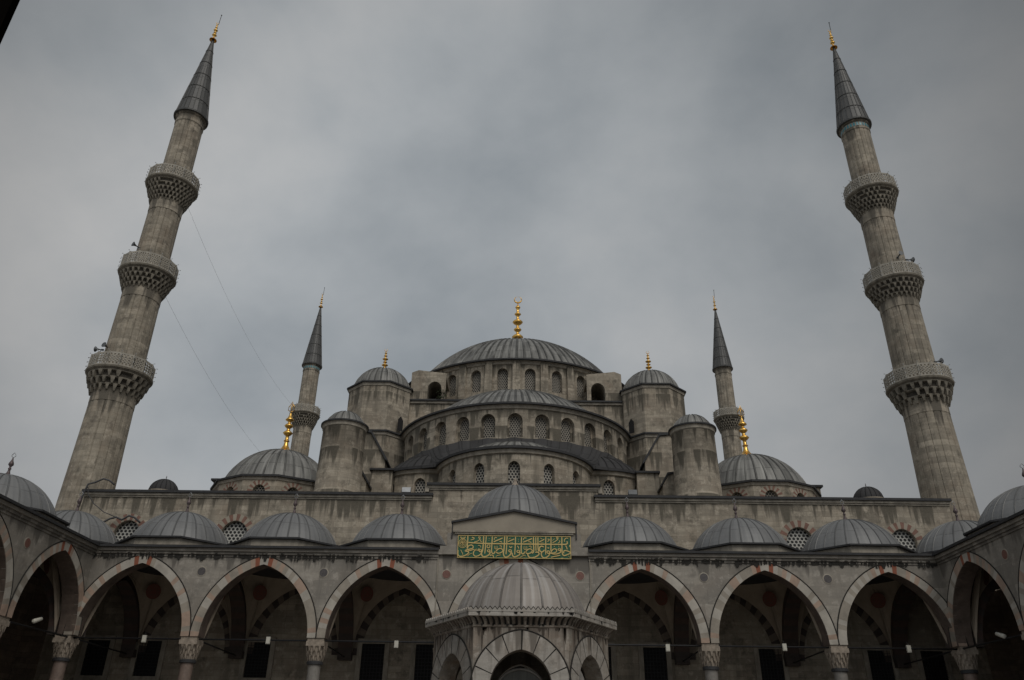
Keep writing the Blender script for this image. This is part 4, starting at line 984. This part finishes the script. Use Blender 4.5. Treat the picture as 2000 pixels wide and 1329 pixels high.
# side porticoes
def side_portico(side, label, cats):
    r = thing('side_portico', label, 'portico', (side*22.6+PX, 30, 0), 'porticoes along the two sides of the courtyard')
    X0 = side*(22.6-.43)+PX
    if side < 0: fm = plane_map(X0, 0, pi/2); sc = [42.18-6.4*k for k in range(6)][::-1]
    else: fm = plane_map(X0, 0, -pi/2); sc = [-42.18+6.4*k for k in range(6)]
    # the corner arch abuts the front arcade
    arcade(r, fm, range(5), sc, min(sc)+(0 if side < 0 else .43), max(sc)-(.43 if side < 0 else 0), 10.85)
    if side < 0: roof_edge(r, fm, min(sc), 41.9, 11.03, crust=False)
    else: roof_edge(r, fm, -41.9, max(sc), 11.03, crust=False)
    Y0, Y1 = 42.18-32, FY
    Xo = side*29.5+PX
    mb = MB(); mb.box(min(X0+side*.5, Xo), max(X0+side*.5, Xo), Y0, FY+.5, 10.86, 11.06); mb.build('roof', ['edge'], r)
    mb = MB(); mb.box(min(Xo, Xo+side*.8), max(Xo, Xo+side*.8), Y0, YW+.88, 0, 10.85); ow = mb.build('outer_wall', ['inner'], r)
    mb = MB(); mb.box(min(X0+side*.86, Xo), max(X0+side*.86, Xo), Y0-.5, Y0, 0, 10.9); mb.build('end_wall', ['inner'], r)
    cxd = (X0+side*.85+Xo)/2
    for k in range(5):
        yc = 42.18-6.4*(k+.5)
        if k < 3: dome_bay(r, cxd, yc)
        if k < 4: vault(r, cxd, yc, 3.1, 2.8)
        if k: 
            column(r, X0+side*.43, 42.18-6.4*k, 'granite')
            if k < 3: roundel(r, fm, (42.18-6.4*k)*(-side), 9.85, 'rred')
        if k < 4:
            mb = MB(); stripe_arch(mb, yc, 2.35, SP, AP-SP-.05, .48, -.08, .1, plane_map(Xo, 0, pi/2 if side < 0 else -pi/2) if 0 else (lambda s, z, d: (Xo+side*d, s, z)), 13); mb.build('wall_arch', ['vdark', 'vlight'], r)
            yk = 42.18-6.4*k
            mb = MB(); ft = lambda s, z, d, yk=yk: (cxd+s, yk-.42+d, z)
            stripe_arch(mb, 0, 2.7, SP, AP-SP-.1, .42, 0, .84, ft, 13)
            A = [(q, SP+z) for q, z in arch_pts(2.7, AP-SP-.1, 8, .4)]
            for d in (.03, .81):
                for j in range(len(A)-1): mb.face([ft(A[j][0], A[j][1], d), ft(A[j+1][0], A[j+1][1], d), ft(A[j+1][0], 10.9, d), ft(A[j][0], 10.9, d)], 2)
            mb.build('cross_arch', ['vdark', 'vred', 'plaster'], r)
    for k in range(3):
        for dy in (-1.6, 1.6):
            yc = 42.18-6.4*(k+.5)+dy; mb = MB()
            mb.box(min(Xo-side*.12, Xo), max(Xo-side*.12, Xo), yc-.95, yc+.95, 4.9, 7.6, 0)
            w = mb.build('window_frame', ['mould'], r)
            mb = MB(); mb.box(min(Xo-side*.14, Xo-side*.10), max(Xo-side*.14, Xo-side*.10), yc-.66, yc+.66, 5.2, 7.3, 0)
            for i in range(1, 6): yy = yc-.66+1.32*i/6; mb.box(min(Xo-side*.2, Xo-side*.17), max(Xo-side*.2, Xo-side*.17), yy-.016, yy+.016, 5.2, 7.3, 1)
            mb.build('iron_grille', ['dark', 'iron'], w)
    mb = MB(); mb.tube([(X0+side*.3, Y0, 6.55), (X0+side*.3, 42.1, 6.55)], .045, 6); mb.build('tie_rod', ['iron'], r)
    return r
side_portico(-1, 'marble arcade along the left side of the courtyard, running back towards the left minaret', 'portico')
side_portico(1, 'marble arcade along the right side of the courtyard, running back towards the right minaret', 'portico')

# ------------------------------------------------------------------ ablution fountain
fx, fy = .46, 20.7
ft_ = thing('ablution_fountain', 'stained six sided marble fountain kiosk with a pale lead dome in the foreground', 'fountain', (fx, fy, 0))
Rw = 2.16; ap = Rw*cos(pi/6); side_ = Rw
mb = MB(); bands = []; fz1 = 4.22
for k in range(6):
    a = -pi/2+pi/3*k; px, py = fx+ap*cos(a), fy+ap*sin(a); fm = plane_map(px, py, a+pi/2)
    arched_panel(mb, -side_/2, side_/2, 0, fz1, 0, .70, 0, 2.92, .80, .42, fm, 0, 12, back=True)
fw = mb.build('arched_wall', ['founm'], ft_)
for k in range(6):
    a = -pi/2+pi/3*k; px, py = fx+ap*cos(a), fy+ap*sin(a); fm = plane_map(px, py, a+pi/2)
    mb = MB(); arch_band(mb, 0, .705, 2.92, .805, .39, -.010, .05, fm, 4, lambda k_, n_, s_: 1, 4)
    # broad voussoirs with open dark joints
    c_ = max((.80**2-.70**2)/(1.4), 0); R_ = .70+c_; w_ = .40; ti = math.acos(c_/R_); to = math.acos(c_/(R_+w_)); nv = 4
    for sg in (-1, 1):
        for q in range(nv):
            g_ = .03
            for j in range(3):
                u0 = (q+g_+(1-2*g_)*j/3)/nv; u1 = (q+g_+(1-2*g_)*(j+1)/3)/nv
                if q == nv-1 and j == 2: u1 = (nv-.10)/nv if sg > 0 else (nv-.0)/nv
                def pt(u, r, tm): t = u*tm; return (sg*(r*cos(t)-c_), 2.92+r*sin(t))
                A0, A1, B0, B1 = pt(u0, R_, ti), pt(u1, R_, ti), pt(u0, R_+w_, to), pt(u1, R_+w_, to); o_ = -.03
                uv = [(A0[0]+k*7, A0[1]), (A1[0]+k*7, A1[1]), (B1[0]+k*7, B1[1]), (B0[0]+k*7, B0[1])]
                mb.face([fm(*A0, o_), fm(*A1, o_), fm(*B1, o_), fm(*B0, o_)], 0, uv)
                mb.face([fm(*A0, o_), fm(*A1, o_), fm(*A1, .1), fm(*A0, .1)], 0, uv); mb.face([fm(*B0, o_), fm(*B1, o_), fm(*B1, .0), fm(*B0, .0)], 0, uv)
    mb.tube([fm(x, 2.92+z, -.02) for x, z in arch_pts(.70, .80, 14, .42)], .018, 5, 1)
    mb.build('arch', ['founv', 'crustshade'], fw)
# cornice: flutes under a slab with zigzag cresting
mb = MB(); hexr = lambda r: [(fx+r*cos(-pi/2-pi/6+pi/3*k), fy+r*sin(-pi/2-pi/6+pi/3*k)) for k in range(6)]
def hexband(r0, z0, r1, z1, m):
    A, B = hexr(r0), hexr(r1)
    for k in range(6):
        j = (k+1) % 6; L0 = r0; mb.face([A[k]+(z0,), A[j]+(z0,), B[j]+(z1,), B[k]+(z1,)], m, [(k*3, z0), (k*3+L0, z0), (k*3+L0, z1), (k*3, z1)])
hexband(Rw, 4.18, Rw+.03, 4.2, 0); hexband(Rw+.03, 4.2, Rw+.03, 4.24, 0)
nfl = 17
for k in range(6):
    P0, P1 = [Vector(p+(0,)) for p in hexr(1.)][k], [Vector(p+(0,)) for p in hexr(1.)][(k+1) % 6]; c0 = Vector((fx, fy, 0))
    for i in range(nfl):
        for (u0, u1, d) in ((i/nfl, (i+.35)/nfl, 0), ((i+.35)/nfl, (i+.5)/nfl, 1), ((i+.5)/nfl, (i+.85)/nfl, 2), ((i+.85)/nfl, (i+1)/nfl, 3)):
            rr = [Rw+.03, Rw+.05, Rw+.10, Rw+.17, Rw+.2]; zz = [4.22, 4.27, 4.33, 4.38, 4.4]
            for q in range(4):
                def pt(u, q): r_ = rr[q]; ins = {0: .05}.get(0); return c0+((P0-c0)*(1-u)+(P1-c0)*u)*r_+Vector((0, 0, zz[q]))
                def pin(u, q, dep): v = pt(u, q); cc = (c0+Vector((0, 0, v.z))-v).normalized()*dep; return v+cc
                a_, b_ = (.0, .0) if d == 0 else (0, .05) if d == 1 else (.05, .05) if d == 2 else (.05, 0)
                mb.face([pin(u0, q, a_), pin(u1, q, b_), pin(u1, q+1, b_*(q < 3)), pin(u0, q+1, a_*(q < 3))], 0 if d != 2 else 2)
hexband(Rw+.2, 4.40, Rw+.24, 4.41, 0); hexband(Rw+.24, 4.41, Rw+.24, 4.52, 1); hexband(Rw+.24, 4.52, Rw-.4, 4.54, 1)
nz_ = 22
for k in range(6):
    P0, P1 = [Vector(p+(0,)) for p in hexr(Rw+.25)][k], [Vector(p+(0,)) for p in hexr(Rw+.25)][(k+1) % 6]; nn = ((P0+P1)/2-c0).normalized()
    for i in range(nz_):
        a_, b_ = P0+(P1-P0)*(i/nz_), P0+(P1-P0)*((i+1)/nz_); m_ = (a_+b_)/2
        F = [a_+Vector((0, 0, 4.50)), b_+Vector((0, 0, 4.50)), b_+Vector((0, 0, 4.535)), m_+Vector((0, 0, 4.60)), a_+Vector((0, 0, 4.535))]
        mb.prism(F, nn*-.05, 1)
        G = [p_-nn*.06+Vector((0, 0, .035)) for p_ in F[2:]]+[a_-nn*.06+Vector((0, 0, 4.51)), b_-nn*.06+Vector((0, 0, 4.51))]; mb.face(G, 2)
rg = random.Random(11)
for k in range(6):
    a = -pi/2+pi/3*k
    for (rr_, zt, lo, hi, cnt, mi) in ((Rw+.243, 4.50, .03, .11, 16, 2), (Rw+.004, 4.19, .08, .75, 26, 4), (Rw+.05, 4.26, .02, .06, 14, 2)):
        app = rr_*cos(pi/6); fm = plane_map(fx+app*cos(a), fy+app*sin(a), a+pi/2)
        for i in range(cnt):
            s_ = rg.uniform(-rr_/2+.04, rr_/2-.04); w_ = rg.uniform(.012, .045); L_ = rg.uniform(lo, hi)*rg.random()+lo*.5
            mb.face([fm(s_-w_, zt, -.002), fm(s_+w_, zt, -.002), fm(s_+w_*.7, zt-L_*.6, -.002), fm(s_+w_*.1, zt-L_, -.002), fm(s_-w_*.6, zt-L_*.7, -.002)], mi)
mb.build('cornice', ['founm', 'founv', 'crustshade', 'edge', 'drip'], ft_)
mb = MB(); dome_surf(mb, fx, fy, 4.54, 1.66, 1.45, 20, rh=.022, rw=.022, n=14)
mb.lathe(fx, fy, [(2.0, 4.545), (1.85, 4.565), (1.66, 4.62)], 40, 0)
fd = mb.build('dome', ['leadf'], ft_)
# inner grille kiosk round the basin
mb = MB(); r2 = 1.32; ap2 = r2*cos(pi/6)
inner = thing_in = None
mb.lathe(fx, fy, [(1.02, 0), (1.02, 1.0), (1.1, 1.05), (1.0, 1.1)], 24, 0)
mb.build('basin', ['founm'], ft_)
for k in range(6):
    a = -pi/2+pi/3*k; px, py = fx+ap2*cos(a), fy+ap2*sin(a); fm = plane_map(px, py, a+pi/2)
    mb = MB(); arch_pane(mb, 0, .62, 1.1, 2.75, .62, 0, fm, 0, 8)
    n0 = 12
    for i in range(n0+1): s_ = -.5+1.0*i/n0; zt = 3.06; mb.tube([fm(s_, 1.1, -.03), fm(s_, zt, -.03)], .012, 4, 1)
    for i in range(n0): s_ = -.458+1.0*i/n0; mb.lathe(*fm(s_, 0, -.045)[:2], [(0, 3.02), (.036, 3.06), (0, 3.11)], 5, 2)
    for i in range(16):
        z_ = 2.85+.012*i; 
    rr_ = random.Random(k)
    for i in range(26): s_ = -.48+.96*i/25; z_ = 2.9+rr_.random()*.1; mb.lathe(*fm(s_, 0, -.045)[:2], [(0, z_-.03), (.018, z_), (0, z_+.03)], 4, 2)
    mb.tube([fm(x*1.0, 2.75+z, -.03) for x, z in arch_pts(.62, .62, 10)], .03, 5, 3)
    mb.build('grille', ['grillb', 'bronze', 'gilt', 'granite'], ft_)
# ------------------------------------------------------------------ lamps, loudspeakers, cables, gate
def lamp(x, y, z, label, w=.2, h=.36):
    r = thing('hanging_lamp', label, 'lamp', (x, y, z), 'small white lamps on the tie rods')
    mb = MB(); mb.box(x-w/2, x+w/2, y-.11, y-.01, z-h, z-.02); mb.box(x-w/2+.02, x+w/2-.02, y-.125, y-.11, z-h+.03, z-h*.45); b = mb.build('housing', ['lampw'], r)
    mb = MB(); mb.tube([(x, y-.02, z-.05), (x, y-.02, z+.1), (x, y+.09, z+.12)], .016, 5); mb.build('bracket', ['iron'], r)
for x, l in ((-18.55, 'small white lamp hanging in the leftmost front arch, beside the wall window'), (-12.25, 'small white lamp hanging in the second front arch from the left'), (-5.75, 'small white lamp hanging in the third front arch, just left of the fountain'),
             (7.9, 'small greyish lamp hanging in the arch just right of the fountain'), (13.75, 'small white lamp hanging in the second front arch from the right'), (19.95, 'small white lamp hanging in the rightmost front arch')):
    lamp(x, FY+.3, 6.72 if abs(x) > 10 else 6.62, l)
def spot(x, y, z, sg, label):
    r = thing('tube_floodlight', label, 'lamp', (x, y, z), 'lamps under the side porticoes')
    mb = MB(); mb.tube([(x, y-.35, z-.08), (x, y-.30, z-.08), (x, y+.25, z+.1), (x, y+.3, z+.12)], [.05, .11, .09, .03], 8); mb.build('housing', ['lampw'], r)
    mb = MB(); mb.tube([(x, y+.1, z+.1), (x, y+.25, z+.25), (x, y+.4, z+.2)], .02, 4); mb.build('bracket', ['iron'], r)
spot(-22.3, 38.7, 6.9, -1, 'small pale tubular lamp under the nearest arch of the left side portico')
spot(22.5, 38.2, 6.72, 1, 'small pale tubular lamp under the nearest arch of the right side portico')
def flood(x, y, z, mt, label):
    r = thing('floodlight', label, 'floodlight', (x, y, z), 'floodlights on the parapet of the hall')
    mb = MB(); mb.prism([(x-.28, y-.1, z+.12), (x+.28, y-.1, z+.12), (x+.28, y-.04, z+.45), (x-.28, y-.04, z+.45)], (0, .16, 0)); mb.build('lamp_head', [mt], r)
    mb = MB(); mb.tube([(x-.3, y, z+.28), (x-.3, y, z), (x+.3, y, z), (x+.3, y, z+.28)], .02, 4); mb.build('bracket', ['iron'], r)
flood(-7.0, YW+.1, 16.48, 'hornw', 'pale floodlight on the parapet above the dome left of the portal')
flood(7.75, YW+.1, 16.48, 'horn', 'dark grey floodlight on the parapet right of the raised central wall')
def horn(x, y, z, ang, label, tilt=0.1, mt='horn', s=.78):
    r = thing('loudspeaker', label, 'loudspeaker', (x, y, z), 'horn loudspeakers on the minaret balconies')
    d = Vector((cos(ang), sin(ang), tilt)).normalized(); p = Vector((x, y, z))
    mb = MB(); pts = [p-d*.28*s, p-d*.1*s, p, p+d*.2*s, p+d*.34*s, p+d*.36*s]; mb.tube(pts, [.05*s, .055*s, .07*s, .14*s, .26*s, .27*s], 14)
    mb.build('horn', [mt], r)
    mb = MB(); mb.tube([p-d*.45*s, p-d*.25*s], [.09*s, .09*s], 10); mb.tube([p-d*.2*s, p-d*.2*s-Vector((0, 0, .9))], .022, 5); mb.build('driver', ['horn'], r)
horn(-30.75, 51.2, 27.6, pi, 'grey horn loudspeaker pointing left on the lowest balcony of the left minaret')
horn(-30.25, 51.2, 27.85, -pi/2-.3, 'dark horn loudspeaker facing the viewer on the lowest balcony of the left minaret')
horn(-30.2, 51.2, 36.85, -pi/2-.6, 'dark horn loudspeaker on the middle balcony of the left minaret')
horn(30.1, 51.5, 36.7, -pi/2+.1, 'dark horn loudspeaker facing the viewer on the middle balcony of the right minaret')
horn(30.9, 51.6, 36.35, .1, 'grey horn loudspeaker pointing right on the middle balcony of the right minaret')
horn(31.1, 51.8, 27.55, .1, 'grey horn loudspeaker pointing right on the lowest balcony of the right minaret', tilt=.25)
horn(31.35, 51.9, 27.2, -pi/3, 'small whitish loudspeaker just above the lowest balcony rail of the right minaret', mt='hornw', s=.6)
def cable(name, pts, r, mt, label, cat='cable', sag=0.):
    P = []
    if sag:
        a, b = Vector(pts[0]), Vector(pts[1])
        for i in range(25): t = i/24; q = a.lerp(b, t); q.z -= sag*4*t*(1-t); P.append(q)
    else: P = [Vector(q) for q in pts]
    mb = MB(); mb.tube(P, r, 5); o = mb.build(name, [mt], None, org=tuple(P[0])); tag(o, label, cat); return o
cable('wire', [(-28.0, 53.4, 42.3), (-31.6, 101.2, 44.4)], .008, 'wireg', 'upper thin wire from the top balcony of the left minaret to the distant minaret', 'wire', 1.6)
cable('wire', [(-27.9, 53.2, 33.4), (-31.0, 101.2, 34.0)], .008, 'wireg', 'lower thin wire from the middle balcony of the left minaret to behind the corner dome', 'wire', 1.6)
cable('cable', [(-27.6, 49.15, 16.55), (-27.5, 49.2, 16.1), (-27.0, 49.25, 15.5), (-26.2, 49.25, 14.95), (-25.3, 49.25, 14.62)], .028, 'wire', 'thin black cable slanting down the left end of the hall wall')
cable('cable', [(-28.0, 49.1, 14.7), (-27.75, 49.0, 15.3), (-27.7, 49.0, 16.1), (-27.55, 49.0, 16.7), (-27.2, 49.1, 16.85), (-26.7, 49.1, 17.1), (-26.3, 49.15, 17.0), (-25.95, 49.2, 16.75)], .06, 'wire', 'thick black cable bundle climbing round the top left corner of the hall wall')
cable('cable', [(-26.7, 49.2, 13.9), (-26.1, 49.2, 14.25), (-25.7, 49.2, 14.5), (-25.3, 49.2, 14.62), (-24.9, 49.2, 14.45), (-24.5, 49.2, 14.72), (-24.1, 49.2, 14.6), (-23.7, 49.2, 14.3)], .065, 'wire', 'thick black cable bundle drooping across the leftmost arched window of the hall wall')
# open gate leaf beside the viewer, its upper corner shows at the top left
gx, gy = CX-.965*2.2, 2.2
gl = thing('gate_leaf', 'dark gate leaf whose black edge cuts the top left corner', 'gate', (gx, gy, 0))
def leaf(x0, x1, z0, z1, d0, d1, name, m, par):
    mb = MB(); A = Vector((gx, gy, 0)); dr_ = Vector((-.94, -.6, 0)).normalized(); nn = Vector((-dr_.y, dr_.x, 0))
    P = [A+dr_*a+nn*d+Vector((0, 0, z)) for z in (z0, z1) for a, d in ((x0, d0), (x1, d0), (x1, d1), (x0, d1))]
    for q in ((3,2,1,0),(4,5,6,7),(0,1,5,4),(1,2,6,5),(2,3,7,6),(3,0,4,7)): mb.face([P[i] for i in q])
    return mb.build(name, [m], par)
leaf(0, 1.7, 0, 5.6, 0, -.12, 'board', 'wood', gl)
for z in (.3, 1.5, 2.7, 3.9, 5.1): leaf(.1, 1.6, z, z+.16, .03, -.0, 'iron_strap', 'iron', gl)

# weeds rooted in the ledges
def weeds(x, y, z, r, h, label, n=90):
    rg = random.Random(int(x*10)); mb = MB()
    for i in range(n):
        a = rg.uniform(0, 2*pi); q = r*sqrt(rg.random()); zz = z+rg.random()**1.6*h; c = Vector((x+q*cos(a), y+q*sin(a)*.4, zz)); s_ = rg.uniform(.05, .13)
        u = Vector((rg.uniform(-1, 1), rg.uniform(-1, 1), rg.uniform(-1, 1))).normalized()*s_; v = Vector((rg.uniform(-1, 1), rg.uniform(-1, 1), rg.uniform(-.3, 1))).normalized()*s_
        mb.face([c, c+u, c+u+v, c+v])
    o = mb.build('weed_clump', ['weed'], None, org=(x, y, z), merge=False); tag(o, label, 'plant', 'weeds growing on the ledges')
weeds(-6.6, 64.0, 29.5, .5, .9, 'small green weed clump on the ledge beside the left flying buttress')
weeds(10.9, 53.6, 16.35, .35, 1.4, 'dark green weeds climbing the corner left of the right round tower', 160)
weeds(-10.7, 53.6, 16.35, .35, 1.2, 'dark green weeds climbing the corner right of the left round tower', 140)
